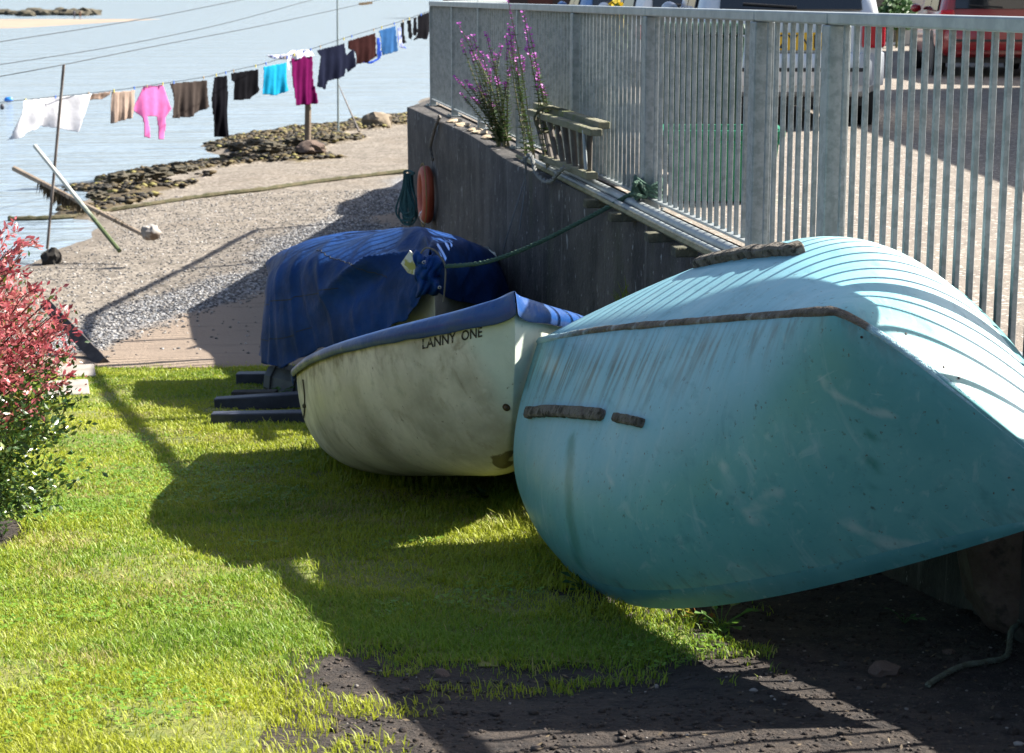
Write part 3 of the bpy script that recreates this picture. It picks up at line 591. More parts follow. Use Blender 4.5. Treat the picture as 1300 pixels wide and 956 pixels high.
for k, pts in enumerate(([(850, 350), (880, 340), (930, 329), (980, 323), (1018, 322)],)): runner(pts, .026, .034, 3+k)
# screws left along the stem
for q in [(1094, 428), (1150, 424), (1198, 466), (1217, 480)]:
    hp, hn = hit(tree_t, *q)
    if hp: build('screw', MB().lathe(hp, hn, [(.0, .003), (.004, .002), (.004, -.002)], 8), M('rusty_screw', (.03, .02, .015), rough=.8), boat)
# propping stone, and things on the soil in front
stone_m = M('brown_sandstone', (.085, .055, .043), (.14, .10, .078), scale=5, rough=.95, bump=1.2, bscale=34, bdetail=9, layers=[dict(c=(.03, .022, .018), sc=11, lo=.55, hi=.7, fac=.7)])
bmb = MB().blob((0, 0, 0), (1, 1, 1), seed=4, amp=.16, sub=5)
bv = np.array(bmb.v); bv = np.sign(bv)*np.abs(bv)**.55; bv = bv*np.array([.30, .24, .36])+.012*np.array([mn.noise(Vector(q)*9) for q in bv])[:, None]*bv/np.linalg.norm(bv, axis=1)[:, None]
ca_, sa_ = math.cos(.5), math.sin(.5); bmb.v = [(1.70+.85*x*ca_-z*sa_*.35, 5.85+y*.8, -.13+x*sa_*.35+z*ca_*.8) for x, y, z in bv]
tag(build('boulder', bmb, stone_m, smooth=True), 'brown sandstone block propping up the bow of the overturned turquoise boat', 'stone')
# ------------------------------------------------------------------ white dinghy with the blue cover
LP = [-0.209, 7.192, -0.236, -1.39, -0.245, 0.032, 2.964, 0.57, 0.508, 0.929, 0.058, 0.027, 0.827, 1.557, 0.077, 3.174, 1.101, 2.537]
P, W, Rm = make_hull(LP, False); up = Rm @ np.array([0, 0, 1.]); lat = Rm @ np.array([0, 1., 0]); fwd = Rm @ np.array([1., 0, 0])
mbh = hull_mesh(W); tree_l = bvh(mbh)
wh = M('weathered_white_gelcoat', (.51, .475, .385), (.64, .60, .50), scale=3, rough=.5, spec=.35, rvar=.1, layers=[
    dict(c=(.26, .24, .18), sc=2.6, lo=.42, hi=.7, fac=.75), dict(c=(.20, .165, .105), sc=6, lo=.53, hi=.75, fac=.7, dist=.5), dict(c=(.30, .30, .25), sc=20, lo=.55, hi=.75, fac=.5),
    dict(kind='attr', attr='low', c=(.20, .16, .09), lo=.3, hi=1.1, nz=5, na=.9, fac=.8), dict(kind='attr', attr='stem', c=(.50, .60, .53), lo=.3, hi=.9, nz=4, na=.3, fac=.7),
    dict(kind='attr', attr='patch', c=(.075, .06, .045), lo=.45, hi=.62, nz=11, na=.8), dict(kind='attr', attr='rim', c=(.10, .08, .05), lo=.72, hi=1.1, nz=14, na=1.0, fac=.8),
    dict(kind='suv', c=(.16, .13, .085), fx=70, fy=2.5, lo=.57, hi=.8, fac=.55), dict(kind='suv', c=(.14, .11, .07), fx=60, fy=5, lo=.5, hi=.7, fac=.75, mask='rim'), dict(kind='suv', c=(.62, .60, .53), fx=30, fy=9, lo=.62, hi=.75, fac=.5, dist=1.5),
    dict(c=(.10, .08, .06), sc=45, lo=.66, hi=.74, fac=.7, det=3)])
lanny = thing('dinghy', 'small white dinghy with a tight blue cover and black lettering at the bow', 'boat', tuple(W.reshape(-1, 3)[W[..., 2].argmin()]))
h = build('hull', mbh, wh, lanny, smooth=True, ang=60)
tt = P[:, :, 0]/(LP[6]*K); nt_, m_ = W.shape[:2]; U = np.broadcast_to(np.abs(np.arange(m_)-(NU-1))/(NU-1), (nt_, m_))
A = W.reshape(-1, 3)
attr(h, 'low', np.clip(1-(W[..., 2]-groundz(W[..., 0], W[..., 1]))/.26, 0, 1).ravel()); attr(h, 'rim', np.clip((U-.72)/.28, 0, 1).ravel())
attr(h, 'stem', np.clip((tt-.9)/.06, 0, 1).ravel()); attr(h, 'su', tt.ravel()); attr(h, 'uu', U.ravel())  # stem mask paints the differing light on the bow as a pale green tint
def dpx(tree, q, rad):
    p = hit(tree, *q)[0]
    return np.exp(-(np.linalg.norm(A-np.array(p), axis=1)/rad)**2) if p else np.zeros(len(A))
attr(h, 'patch', np.clip(dpx(tree_l, (632, 585), .045)+dpx(tree_l, (642, 592), .04)+dpx(tree_l, (646, 575), .03), 0, 1))
# cover
cov_m = M('blue_pvc_cover', (.007, .042, .155), (.010, .058, .21), scale=3, rough=.42, spec=.35, rvar=.1, bump=.5, bscale=6, layers=[dict(c=(.05, .075, .10), sc=6, lo=.52, hi=.75, fac=.5), dict(c=(.10, .11, .11), sc=28, lo=.64, hi=.72, fac=.5), dict(kind='attr', attr='edge', c=(.05, .06, .09), lo=.5, hi=1.1, nz=9, na=.8, fac=.35)])
rows = []; edge = []
gl, gr_ = (W[:, 0], W[:, -1]) if W[:, 0, 0].mean() < W[:, -1, 0].mean() else (W[:, -1], W[:, 0])
cl_, cr_ = (0, m_-1) if gl is not None and W[:, 0, 0].mean() < W[:, -1, 0].mean() else (m_-1, 0)
nn_ = 21
sel = [0, 0]+list(range(0, nt_-1))+[nt_-1]
for ii, i in enumerate(sel):
    t = tt[i, 0]; a, b = gl[i], gr_[i]; out = (a-b)/(np.linalg.norm(a-b)+1e-9); half = np.linalg.norm(a-b)/2
    if half < .05: out = -lat if lat[0] > 0 else lat
    ext = np.zeros(3)
    if ii == 0: ext = -fwd*.018-up*.06
    elif ii == 1: ext = -fwd*.018
    elif ii == len(sel)-1: ext = fwd*.02
    drape = .045+.042*max(0, (t-.62)/.38)**2+.006*mn.noise(Vector((t*14, 1, 0)))+.006*mn.noise(Vector((t*45, 3, 0))); peak = .022*math.exp(-((t-.985)/.05)**2)
    r_ = []
    for k in range(nn_):
        s = k/(nn_-1)*2-1
        if k < 4:  p = a+out*.016-up*drape*(1-k/4)+out*.012*math.sin(k/4*3.14)
        elif k > nn_-5: kk_ = nn_-1-k; p = b-out*.016-up*drape*(1-kk_/4)-out*.012*math.sin(kk_/4*3.14)
        else:
            q = (k-4)/(nn_-9); w_ = 4*q*(1-q); p = a+(b-a)*q+up*(.014+w_*(.035*math.sin(3.1*min(1, t*1.1))+.022*math.sin(t*9)*(1-t)+.01*mn.noise(Vector((q*4, t*9, 3))))+peak*math.exp(-((q-.5)/.3)**2))
            if q in (0, 1): p = p-up*.004
        p = p+up*peak*.4+ext
        if ii >= len(sel)-2:
            f_ = .55 if ii == len(sel)-2 else 1.; sk = min(k, nn_-1-k); tgt = (a+b)/2+fwd*(.030+.004*(4-min(sk, 4)))+up*(.012+peak*1.3-drape*max(0, 1-sk/4)-.004*(sk < 5)); p = p*(1-f_)+tgt*f_
        r_.append(p); edge.append(1.0 if k in (0, 1, nn_-1, nn_-2) else (.6 if k in (4, nn_-5) else 0))
    rows.append(r_)
cv = build('cover', MB().grid(np.array(rows)), cov_m, lanny, smooth=True, ang=0, solid=.004); attr(cv, 'edge', np.array(edge))
sb = cv.modifiers.new('u', 'SUBSURF'); sb.levels = 1; sb.render_levels = 1
# lettering on the bow: black letters laid on the hull
tv, tf_ = text_mesh('LANNY  ONE', 1.)
tx = np.array(tv); tx[:, 0] = (tx[:, 0]-tx[:, 0].min())/(tx[:, 0].max()-tx[:, 0].min()); tx[:, 1] /= max(tx[:, 1].max(), 1e-6)
cap = MB(); V2 = []; ok = True
for q in tx:
    px_ = 536+76*q[0]+.6; py_ = 443-16*q[0]-12.5*q[1]
    hp, hn = hit(tree_l, px_, py_)
    if hn @ Vector(CAM-np.array(hp)) < 0: hn = -hn
    V2.append(np.array(hp)+np.array(hn)*.0022)
cap.add(V2, tf_); build('lettering', cap, M('black_vinyl', (.014, .014, .014), rough=.6, layers=[dict(c=(.33, .31, .25), sc=38, lo=.56, hi=.66, fac=.85)]), lanny)
hp, hn = hit(tree_l, 643, 517); hn = hn if hn @ Vector(CAM-np.array(hp)) > 0 else -hn
be = build('bow_eye', MB().lathe(hp, hn, [(.0001, .012), (.006, .011), (.009, .006), (.016, .005), (.017, 0), (.017, -.003)], 16), M('rusty_steel', (.11, .075, .055), (.05, .03, .02), scale=60, rough=.5, metal=.6), lanny, smooth=True)
# lashing at the stern corner
tw = M('old_twine', (.08, .07, .045), rough=.9)
mb = MB(); st = [hit(tree_l, x, y) for x, y in [(386, 482), (388, 500), (388, 515), (387, 530), (387, 545), (391, 560)]]
pp = [np.array(p)+np.array(n if n @ Vector(CAM-np.array(p)) > 0 else -n)*.006 for p, n in st if p]
if len(pp) > 2: mb.tube(spline(pp, 16), .004, 6); mb.blob(pp[2], (.011, .011, .011), 1, sub=2); mb.blob(pp[-2], (.012, .012, .012), 2, sub=2)
build('lashing', mb, tw, lanny, smooth=True)
# ------------------------------------------------------------------ boat under the loose navy cover
navy = M('navy_tarpaulin', (.003, .022, .085), (.005, .042, .175), scale=2.2, rough=.6, spec=.15, rvar=.1, bump=.35, bscale=22, layers=[
    dict(kind='attr', attr='worn', c=(.022, .040, .078), lo=.5, hi=1.2, nz=3, na=.7, fac=.4), dict(c=(.02, .03, .05), sc=2, lo=.55, hi=.8, fac=.4), dict(c=(.08, .08, .08), sc=16, lo=.70, hi=.78, fac=.3)])
pale = M('pale_grey_hull', (.34, .34, .31), (.45, .45, .41), scale=4, rough=.6, layers=[dict(c=(.2, .19, .15), sc=6, lo=.55, hi=.75, fac=.6)])
def Lc(pts): return spline([atN(*q) for q in pts], 60)
lh = Lc([(541, 368, 10.62), (517, 400, 10.72), (487, 418, 10.9), (440, 436, 11.2), (396, 446, 11.55), (352, 466, 11.8), (330, 455, 12.2), (330, 440, 12.9)])
ll = Lc([(541, 352, 10.62), (512, 368, 10.75), (478, 375, 11.0), (430, 385, 11.25), (385, 392, 11.6), (348, 395, 11.9), (334, 395, 12.3), (335, 385, 13.0)])
lg = Lc([(543, 330, 10.62), (515, 335, 10.85), (478, 330, 11.1), (425, 322, 11.45), (385, 325, 11.8), (356, 334, 12.1), (342, 345, 12.5), (340, 350, 13.1)])
rg_ = Lc([(546, 316, 10.64), (540, 296, 11.1), (520, 287, 11.6), (488, 288, 12.0), (448, 294, 12.4), (405, 304, 12.8), (378, 313, 13.1), (360, 326, 13.4)])
rr_ = Lc([(550, 330, 10.64), (578, 302, 11.3), (598, 303, 11.8), (606, 308, 12.3), (600, 310, 12.8), (588, 312, 13.2), (575, 314, 13.5), (560, 330, 13.7)])
rl = Lc([(551, 350, 10.64), (585, 345, 11.1), (620, 338, 11.6), (638, 338, 12.1), (640, 342, 12.6), (632, 345, 13.1), (622, 346, 13.5), (610, 350, 13.8)])
rh = Lc([(550, 366, 10.64), (580, 382, 10.95), (625, 388, 11.4), (655, 388, 11.9), (656, 385, 12.5), (650, 380, 13.1), (640, 376, 13.6), (630, 376, 13.9)])
cross = []; worn = []; NV, NS = 170, 121
rail_c = [spline([q[int(round(i*59/59))] for i in range(60)], NV) for q in (lh, ll, lg, rg_, rr_, rl, rh)]
def ridge(x, w): return math.exp(-abs(x)/w)
for i in range(NV):
    c = spline([q[i] for q in rail_c], NS); v = i/(NV-1); r_ = []; t_ = [c[min(k+1, NS-1)]-c[max(k-1, 0)] for k in range(NS)]; al = rail_c[3][min(i+2, NV-1)]-rail_c[3][max(i-2, 0)]
    for k, p in enumerate(c):
        s = k/(NS-1); e = min(1, v*6); n1 = mn.noise(Vector((s*2.5, v*3.5, 0))); n2 = mn.noise(Vector((s*4+3, v*5, 4)))
        fold = .030*n1+.020*n2-.040*abs(mn.noise(Vector((v*6+n1, s*2.2+v*3, 5))))-.016*abs(mn.noise(Vector((v*12+s*5, s*4-v*4, 9))))-.005*abs(mn.noise(Vector((v*26, s*9+v*7, 2))))
        left = min(1., max(0., 1.2-s*2.2))
        for v0, am, sl in ((.36, .7, .05), (.47, 1.1, .10), (.56, .7, .02), (.63, 1, -.05), (.70, .8, .04), (.76, 1, -.03), (.83, .9, .05), (.90, 1, -.04), (.96, .8, .0)):
            x = v-v0-sl*s-.012*math.sin(s*9+v0*20); fold += (.024*am*ridge(x, .014)-.016*am*ridge(x-.028, .016))*left*(1 if v < .85 else max(.25, 1-(v-.85)*6))
        an = math.atan2(v*1.7, s-.47); rad = math.exp(-((v/.34)**2)-((s-.47)/.30)**2)*min(1, v*9)
        fold += (.030*(1-2*abs(math.sin(an*4.5+.8*n1)))+.012*math.sin(an*13))*rad
        x = s-.34+.62*(v-.25); fold += (.085*ridge(x, .022)-.06*math.exp(-((x+.07)/.05)**2))*math.exp(-((v-.30)/.15)**2)
        nn_v = np.cross(t_[k], al); nn_v = nn_v/(np.linalg.norm(nn_v)+1e-9); ctr = np.array([-.75, 13.3, -.7]); nn_v = nn_v if nn_v @ (p-ctr) > 0 else -nn_v
        hem = .012*math.sin(v*60) if k == 0 else 0
        r_.append(Vector(p+nn_v*fold*e*1.15+np.array([0, 0, hem]))); worn.append(np.clip(1.25-s*2.6, 0, 1)*np.clip(v*1.9-.25, 0, 1))
    cross.append(r_)
cross.append([Vector(p)*.6+Vector(cross[-1][NS//2])*.4-Vector((0, 0, .15)) for p in cross[-1]]); worn += [0]*NS
big = thing('covered_boat', 'boat under a loose wrinkled navy tarpaulin tied at its bow with a green line', 'boat', (-.8, 13.3, float(lawn_z(13.3))))
mbn = MB().grid(np.array([[tuple(p) for p in r_] for r_ in cross]))
tp_ = build('tarpaulin', mbn, navy, big, smooth=True, ang=0, solid=.003); attr(tp_, 'worn', np.array(worn))
for pts in ([(k, NS*0+k*0) for k in ()],): pass
mb = MB(); 
for (i0, i1, k0, k1) in ((70, 165, 26, 22), (96, 168, 12, 9), (40, 92, 30, 44)):
    mb.tube([cross[int(i0+(i1-i0)*t)][int(round(k0+(k1-k0)*t))] for t in np.linspace(0, 1, 60)], .0032, 5)
build('seam', mb, M('seam_thread', (.012, .014, .016), (.035, .034, .02), scale=9, rough=.9), big, smooth=True)
# hull seen below the knot
G = []
for i in range(30):
    v = i/29; a = atN(552, 366, 10.66); st_ = np.array(a)
    row = []
    for k in range(17):
        s = k/16*2-1; bw = .62*(1-(1-v)**2.3); keelz = -.52-.25*min(1, v*2.2)+(-.28*max(0, 1-v*5)*-1); gz = -.06-.10*v
        z = keelz+(gz-keelz)*abs(s)**2.4; x0 = -.45-.32*v; y0 = 10.68+2.7*v
        q = (np.array([x0+s*bw*.98, y0+.10*s*bw, z])-CAM)*1.14+CAM; row.append(tuple(q))
    G.append(row)
hb = MB().grid(np.array(G)); hb.f.append(tuple(range(29*17, 30*17)))
build('hull', hb, pale, big, smooth=True, ang=50)
# gathered bow end: knot with eyelets, cord and the peeking white bow plate
c0 = Vector(atN(549, 340, 10.5)); mb = MB()

for (ox, oz, sx, sz, ph) in ((-.02, .0, .085, .075, 0), (-.03, -.09, .07, .085, 2), (-.055, .045, .06, .05, 4)):
    G = []
    for i in range(17):
        u_ = i/16*2-1; G.append([tuple(c0+Vector((ox+sx*u_+.010*math.sin(w_*3+ph), -.085*math.sqrt(max(0, 1-.6*u_*u_-.6*w_*w_))+.016*math.sin(u_*4.2+w_*2.2+ph)+.010*math.sin(u_*9-w_*3+ph*2), oz+sz*w_*(1-.15*u_)+.015*math.sin(u_*3+ph)))) for w_ in np.linspace(-1, 1, 17)])
    mb.grid(np.array(G))
kn = build('gathered_bow', mb, navy, big, smooth=True, ang=0, solid=.006); attr(kn, 'worn', np.zeros(len(mb.v)))
br = M('eyelet_metal', (.4, .4, .4), rough=.4, metal=.8)
for q in [(538, 333, 10.395), (558, 365, 10.39)]: build('eyelet', MB().lathe(atN(*q), (-.1, -1, .1), [(.006, .0), (.007, .004), (.011, .003), (.012, -.01)], 12), br, kn)
build('cord', MB().tube(spline([atN(*q) for q in [(534, 322, 10.45), (540, 315, 10.42), (548, 316, 10.42), (556, 322, 10.42), (565, 337, 10.42), (565, 360, 10.42), (563, 383, 10.45)]], 30), .006, 6), M('grey_cord', (.16, .15, .13), rough=.9), kn, smooth=True)
mb = MB(); mb.grid(np.array([[atN(*q) for q in r_] for r_ in [[(521, 318, 10.52), (530, 327, 10.5)], [(510, 334, 10.55), (529, 338, 10.5)], [(519, 346, 10.55), (529, 349, 10.5)]]]))
build('bow_plate', mb, M('yellowed_white_plastic', (.60, .60, .56), (.35, .33, .08), scale=14, lo=.5, hi=.6, rough=.5), big, solid=.01)
# ================================================================== THINGS ROUND THE BOATS
dark_plastic = M('dark_recycled_plastic', (.016, .018, .028), (.03, .034, .05), scale=8, rough=.5, bump=.15, bscale=60)
def beam(name, pl, pr, Y, hgt, dep, label, cat, mat=dark_plastic):
    a = atK(*pl, Y); b = atK(*pr, Y-.02); g = float(lawn_z(Y*K)); c = (a+b)/2; d = b-a; L_ = np.linalg.norm(d)
    ax = Vector(d).normalized(); ay = Vector((0, 0, 1)).cross(ax).normalized(); az = ax.cross(ay); mat3 = Matrix((ax, ay, az)).transposed()
    return tag(build(name, MB().box(Vector(c)-az*hgt/2+ay*dep/2, (L_, dep, hgt), mat=mat3), mat, bevel=.008), label, cat)
beam('plastic_beam', (267, 526), (470, 522), 9.75, .10, .10, 'dark square plastic beam on the grass nearest the white boat', 'beam')
beam('plastic_beam', (271, 507), (470, 494), 10.55, .10, .10, 'dark square plastic beam on the grass, the slightly tilted one behind the first', 'beam')
beam('beam_block', (299, 475), (390, 474), 12.1, .11, .12, 'short dark block on the grass under the grey pontoon', 'block')
beam('plank', (293, 498), (350, 497), 11.1, .03, .10, 'thin flat dark plank lying in the grass between block and beams', 'plank', M('dark_plank', (.03, .024, .02), (.06, .05, .04), scale=9, rough=.9))
# grey pontoon with lashings below the navy cover
gp = M('grey_pontoon_plastic', (.08, .085, .085), (.13, .135, .13), scale=6, rough=.5, layers=[dict(c=(.20, .08, .05), sc=4, lo=.6, hi=.72, fac=.6)])
pt = thing('pontoon', 'grey moulded float lying on the grass under the navy tarpaulin', 'float', tuple(atK(350, 500, 11.6)))
a0 = Vector(atK(345, 478, 11.55)); a1 = a0+Vector((.85, -.4, -.12)); ax = (a1-a0).normalized(); mb = MB(); prof = []
for k in range(12):
    t = k/11; e = min(1, .86+t*1.2); c = a0.lerp(a1, t); s = ax.cross(Vector((0, 0, 1))).normalized(); u_ = s.cross(ax)
    prof.append([c+s*.13*e*sx+u_*.11*e*sz for sx, sz in ((-.6, -1), (-1, -.6), (-1, .35), (-.55, .95), (.55, .95), (1, .35), (1, -.6), (.6, -1), (-.6, -1))])
mb.grid(np.array(prof)); mb.f += [tuple(range(8)), tuple(range(11*9+8, 11*9, -1))]
build('body', mb, gp, pt, smooth=True, ang=40)
for t in (.08, .30):
    c = a0.lerp(a1, t); s = ax.cross(Vector((0, 0, 1))).normalized(); u_ = s.cross(ax)
    build('strap', MB().tube([c+s*.138*sx+u_*.118*sz for sx, sz in ((-.6, -1), (-1, -.6), (-1, .35), (-.55, .95), (.55, .95), (1, .35), (1, -.6))], .008, 6), M('black_strap', (.02, .02, .02), rough=.8), pt)
weed_m = M('weed_leaf', (.05, .13, .018), (.10, .19, .03), scale=9, rough=.5, trans=.35)
weed_d = M('dock_leaf', (.03, .085, .02), (.05, .12, .03), scale=9, rough=.55, trans=.25)
def leafplant(name, base, n, r, size, label, cat='plant', mat=weed_m, group=None, up=.6):
    mb = MB(); base = Vector(base)
    for i in range(n):
        a = random.uniform(0, 6.28); rr = r*random.uniform(.3, 1); tip = base+Vector((math.cos(a)*rr, math.sin(a)*rr, rr*up*random.uniform(.4, 1.5)+.01)); s = size*random.uniform(.6, 1.2)
        mb.tube([base, (base+tip)/2+Vector((0, 0, .01)), tip], .0015, 4)
        d = Vector((math.cos(a), math.sin(a), random.uniform(-.2, .5))).normalized(); l = d.cross(Vector((0, 0, 1))).normalized(); nn = l.cross(d)
        mb.add([tip, tip+d*s*.45+l*s*.38+nn*s*.1, tip+d*s, tip+d*s*.45-l*s*.38+nn*s*.1, tip+d*s*.5-nn*s*.06], [(0, 4, 1), (1, 4, 2), (2, 4, 3), (3, 4, 0)])
    return tag(build(name, mb, mat, o=base), label, cat, group)
def gnd(px, py): p = onlawn(px, py); return (p[0], p[1], float(zat(p[0], p[1])))
leafplant('weed', gnd(742, 752), 9, .07, .045, 'small broad leaved weed at the lower edge of the overturned hull', mat=weed_d)
leafplant('weed', gnd(620, 632), 8, .06, .07, 'broad dock leaf weed between the white boat and the turquoise hull', mat=weed_d)
leafplant('weed', gnd(915, 795), 16, .10, .05, 'leafy weed at the lawn edge in front of the overturned hull', mat=weed_m)
leafplant('weed', gnd(885, 786), 10, .06, .035, 'small yellowing weed in the sun by the overturned hull', mat=M('yellow_weed_leaf', (.22, .22, .02), (.3, .1, .02), scale=20, rough=.5, trans=.3))
leafplant('weed', gnd(1148, 786), 7, .05, .03, 'tiny round leaved weed in the dark soil below the turquoise bow', mat=weed_d)
leafplant('weed', gnd(352, 505), 12, .10, .07, 'bright leafy weed growing between the plastic beams and the grey float', mat=weed_m)
leafplant('weed', gnd(480, 606), 10, .08, .05, 'low dark weed in long grass beside the white hull', mat=weed_d)
# long grass tufts
def tuft(base, n, h, spread, label, mat=grass_m, wd=.004, group=None):
    b = np.array(base); x = b[0]+rng.normal(0, spread, n); y = b[1]+rng.normal(0, spread, n)
    V_, F_ = blades(x, y, h*(.5+.6*rng.random(n)), np.full(n, wd), z=np.full(n, b[2]), lean=.75); mb = MB(); mb.v = [tuple(v) for v in V_]; mb.f = [tuple(f) for f in F_]
    o = build('grass_tuft', mb, mat, o=b); attr(o, 'tone', np.full(len(V_), .55)); attr(o, 'dark', np.zeros(len(V_))); return tag(o, label, 'grass tuft', group)
def wallpt(px, py):
    lo, hi = 1.2, 20.9
    for _ in range(50):
        m = (lo+hi)/2; x = poly_at_Y(WALL, m); q = pxof(np.array([x, m, atY(px, py, m)[2]]))[0]
        if q < px: hi = m
        else: lo = m
    p = atY(px, py, lo); return Vector((poly_at_Y(WALL, lo), lo, p[2]))
WN = lambda Y: Vector((-fdir(Y).y, fdir(Y).x, 0)) if (-fdir(Y).y) < 0 else Vector((fdir(Y).y, -fdir(Y).x, 0))
p = wallpt(800, 402); n_ = WN(p.y); yg = M('tall_grass_blade', (.16, .24, .02), (.26, .28, .03), scale=12, rough=.5, trans=.45)
mb = MB()
for k in range(26):
    b = p+n_*.03+Vector((random.gauss(0, .03), random.gauss(0, .06), random.uniform(-.08, .02))); a = random.uniform(0, 6.28); h_ = random.uniform(.10, .30); l = h_*random.uniform(.1, .7); d = Vector((math.cos(a), math.sin(a)*.5, 0)); w_ = Vector((.006, 0, 0))
    pts = [b+Vector((0, 0, h_*t))+d*l*t*t-Vector((0, 0, l*.5*t**3)) for t in (0, .35, .7, 1)]
    V_ = []
    for i, q in enumerate(pts): V_ += [q-w_*(1-i/3.2), q+w_*(1-i/3.2)]
    mb.add(V_, [(0, 1, 3, 2), (2, 3, 5, 4), (4, 5, 7, 6)])
tag(build('grass_tuft', mb, yg, o=p), 'tall yellow green grass tuft growing from the dark quay wall', 'grass tuft')
for i, (px, py, h_) in enumerate([(455, 602, .17), (505, 614, .20), (560, 616, .18), (420, 582, .16)]):
    tuft(gnd(px, py), 60, h_, .07, 'long dark grass tuft against the bottom of the white hull', wd=.003, group='long grass tufts under the white hull')
# ------------------------------------------------------------------ on and along the wall
rope_g = M('green_rope', (.03, .075, .055), (.055, .11, .075), scale=60, rough=.9, bump=.6, bscale=120)
rope_b = M('teal_rope', (.012, .055, .065), (.025, .09, .10), scale=60, rough=.9)
rope_d = M('mossy_old_rope', (.05, .055, .03), (.10, .09, .055), scale=40, rough=.95)
def twisted(mb, path, r, n, pitch=9, strands=3):
    P_ = spline(path, n); 
    for s_ in range(strands):
        Q = []
        for i in range(len(P_)):
            d = P_[min(i+1, len(P_)-1)]-P_[max(i-1, 0)]; d = d/(np.linalg.norm(d)+1e-9); a = np.cross(d, [.31, .2, .93]); a /= np.linalg.norm(a); b = np.cross(d, a); th = i*6.28/pitch+s_*6.28/strands
            Q.append(P_[i]+(a*math.cos(th)+b*math.sin(th))*r*.5)
        mb.tube(Q, r*.62, 5)
    return mb
yk = fence_px(828, .75); kx = poly_at_Y(FEN, yk)
kz = float(atY(828, 238, yk)[2])
rp = [(kx-.02, yk+.02, kz)]+[tuple(atY(*q)) for q in [(800, 247, 10.85), (770, 264, 10.95), (730, 285, 11.1), (690, 305, 11.25), (650, 322, 11.4), (610, 334, 11.55), (566, 338, 11.88)]]
rope = thing('mooring_rope', 'taut green rope running from the railing post to the tarpaulin covered boat', 'rope', rp[0])
build('line', twisted(MB(), rp, .014, 150, 8), rope_g, rope, smooth=True)
mb = MB()
for k in range(7):
    a = k*.9; mb.tube(spline([(kx+.085*math.cos(q+a)-.01, yk+.085*math.sin(q+a), kz+.012*(k-3)+.025*math.sin(q*2+k)) for q in np.linspace(0, 6.28, 9)], 30), .013, 6)
for k in range(5): mb.tube(spline([(kx-.06+random.uniform(-.07, .03), yk-.08+random.uniform(-.06, .06), kz+random.uniform(-.06, .05)) for q in range(4)], 14), .012, 6)
build('knot', mb, rope_g, rope, smooth=True)
# lifebuoy + coiled line
lb = wallpt(549, 247); nW = WN(18.5); c = lb+nW*.07; ob_ = M('faded_orange_lifebuoy', (.34, .055, .022), (.42, .085, .04), scale=5, rough=.55)
wb = M('reflective_white_band', (.6, .6, .57), rough=.5)
ring = thing('lifebuoy', 'faded orange lifebuoy hanging edge-on against the dark quay wall', 'lifebuoy', tuple(c))
t1 = nW.cross(Vector((0, 0, 1))).normalized(); mb = MB(); G = []
for i in range(41):
    a = i/40*6.2832; d = t1*math.cos(a)+Vector((0, 0, math.sin(a))); G.append([c+d*(.24+.062*math.cos(b))+nW*.062*math.sin(b) for b in np.linspace(0, 6.2832, 15)])
build('ring', mb.grid(np.array([[tuple(q) for q in r_] for r_ in G])), ob_, ring, smooth=True)
for q0 in (4.4, 5.0):
    G = [[c+(t1*math.cos(a)+Vector((0, 0, math.sin(a))))*(.24+.066*math.cos(b))+nW*.066*math.sin(b) for b in np.linspace(0, 6.2832, 13)] for a in np.linspace(q0-.07, q0+.07, 5)]
    build('band', MB().grid(np.array([[tuple(q) for q in r_] for r_ in G])), wb, ring, smooth=True)
build('grab_line', MB().tube(spline([c+(t1*math.cos(a)+Vector((0, 0, math.sin(a))))*(.31+.022*abs(math.sin(2*a+.8)))+nW*.03 for a in np.linspace(0, 6.28, 40)], 80), .006, 5), M('grab_cord', (.25, .19, .07), rough=.9), ring, smooth=True)
cl = wallpt(537, 220); mb = MB(); cb = cl+WN(19)*.05
for k in range(13):
    wdt = random.uniform(.03, .13); dx = random.uniform(-.05, .05); ln_ = random.uniform(.40, .53); of = random.uniform(0, .06)
    mb.tube(spline([cb+Vector((0, -dx*.4, 0))+t1*(wdt*s_+dx*abs(z_))+nW*(of+.085+wdt*s_*.8*(.35+.65*z_)+dx*.5)+Vector((0, 0, -ln_*z_)) for s_, z_ in ((-.15, .0), (-.4, .35), (-1, .8), (-.6, 1.), (0, 1.05), (.6, 1.), (1, .8), (.4, .35), (.15, .0))], 26), .011, 5)
mb.tube(spline([cb+nW*(.10+x_*.6)+t1*x_+Vector((0, 0, z_)) for x_, z_ in ((-.08, .01), (0, -.02), (.08, .01), (0, .03), (-.08, .01))], 14), .012, 5)
tag(build('rope_coil', mb, rope_b, smooth=True), 'hank of dark teal rope hanging on the wall beside the lifebuoy', 'rope')
ch = [wallpt(*q)+WN(18)*.03 for q in [(562, 148), (557, 158), (553, 172), (550, 186), (553, 203)]]
tag(build('chain', twisted(MB(), [tuple(q) for q in ch], .02, 60, 7, 2), M('rusty_chain', (.09, .08, .07), (.15, .13, .11), scale=30, rough=.8), smooth=True), 'short hanging chain at the far corner of the quay wall', 'chain')
mb = MB()
for pts in ([(684, 198), (676, 222), (664, 262), (652, 300), (644, 330)], [(682, 200), (676, 230), (672, 262), (668, 292)]):
    mb.tube(spline([tuple(wallpt(*q)+WN(13)*(.05 if i else .09)) for i, q in enumerate(pts)], 24), .0045, 5)
tag(build('cord', mb, M('grey_blue_cord', (.25, .27, .29), rough=.9), smooth=True), 'thin pale cords hanging down the quay wall below the wooden ladder', 'cord')
lpts = [tuple(np.array(wallpt(*q))+np.array(WN(13))*.06) for q in [(674, 204), (684, 196), (688, 208), (692, 220), (702, 229), (712, 229), (719, 220), (728, 212)]]
tag(build('rope_loop', twisted(MB(), lpts, .016, 60, 7, 2), M('grey_rope', (.12, .13, .13), (.2, .2, .19), scale=60, rough=.9), smooth=True), 'grey rope loop drooping over the wall edge under the wooden ladder', 'rope')
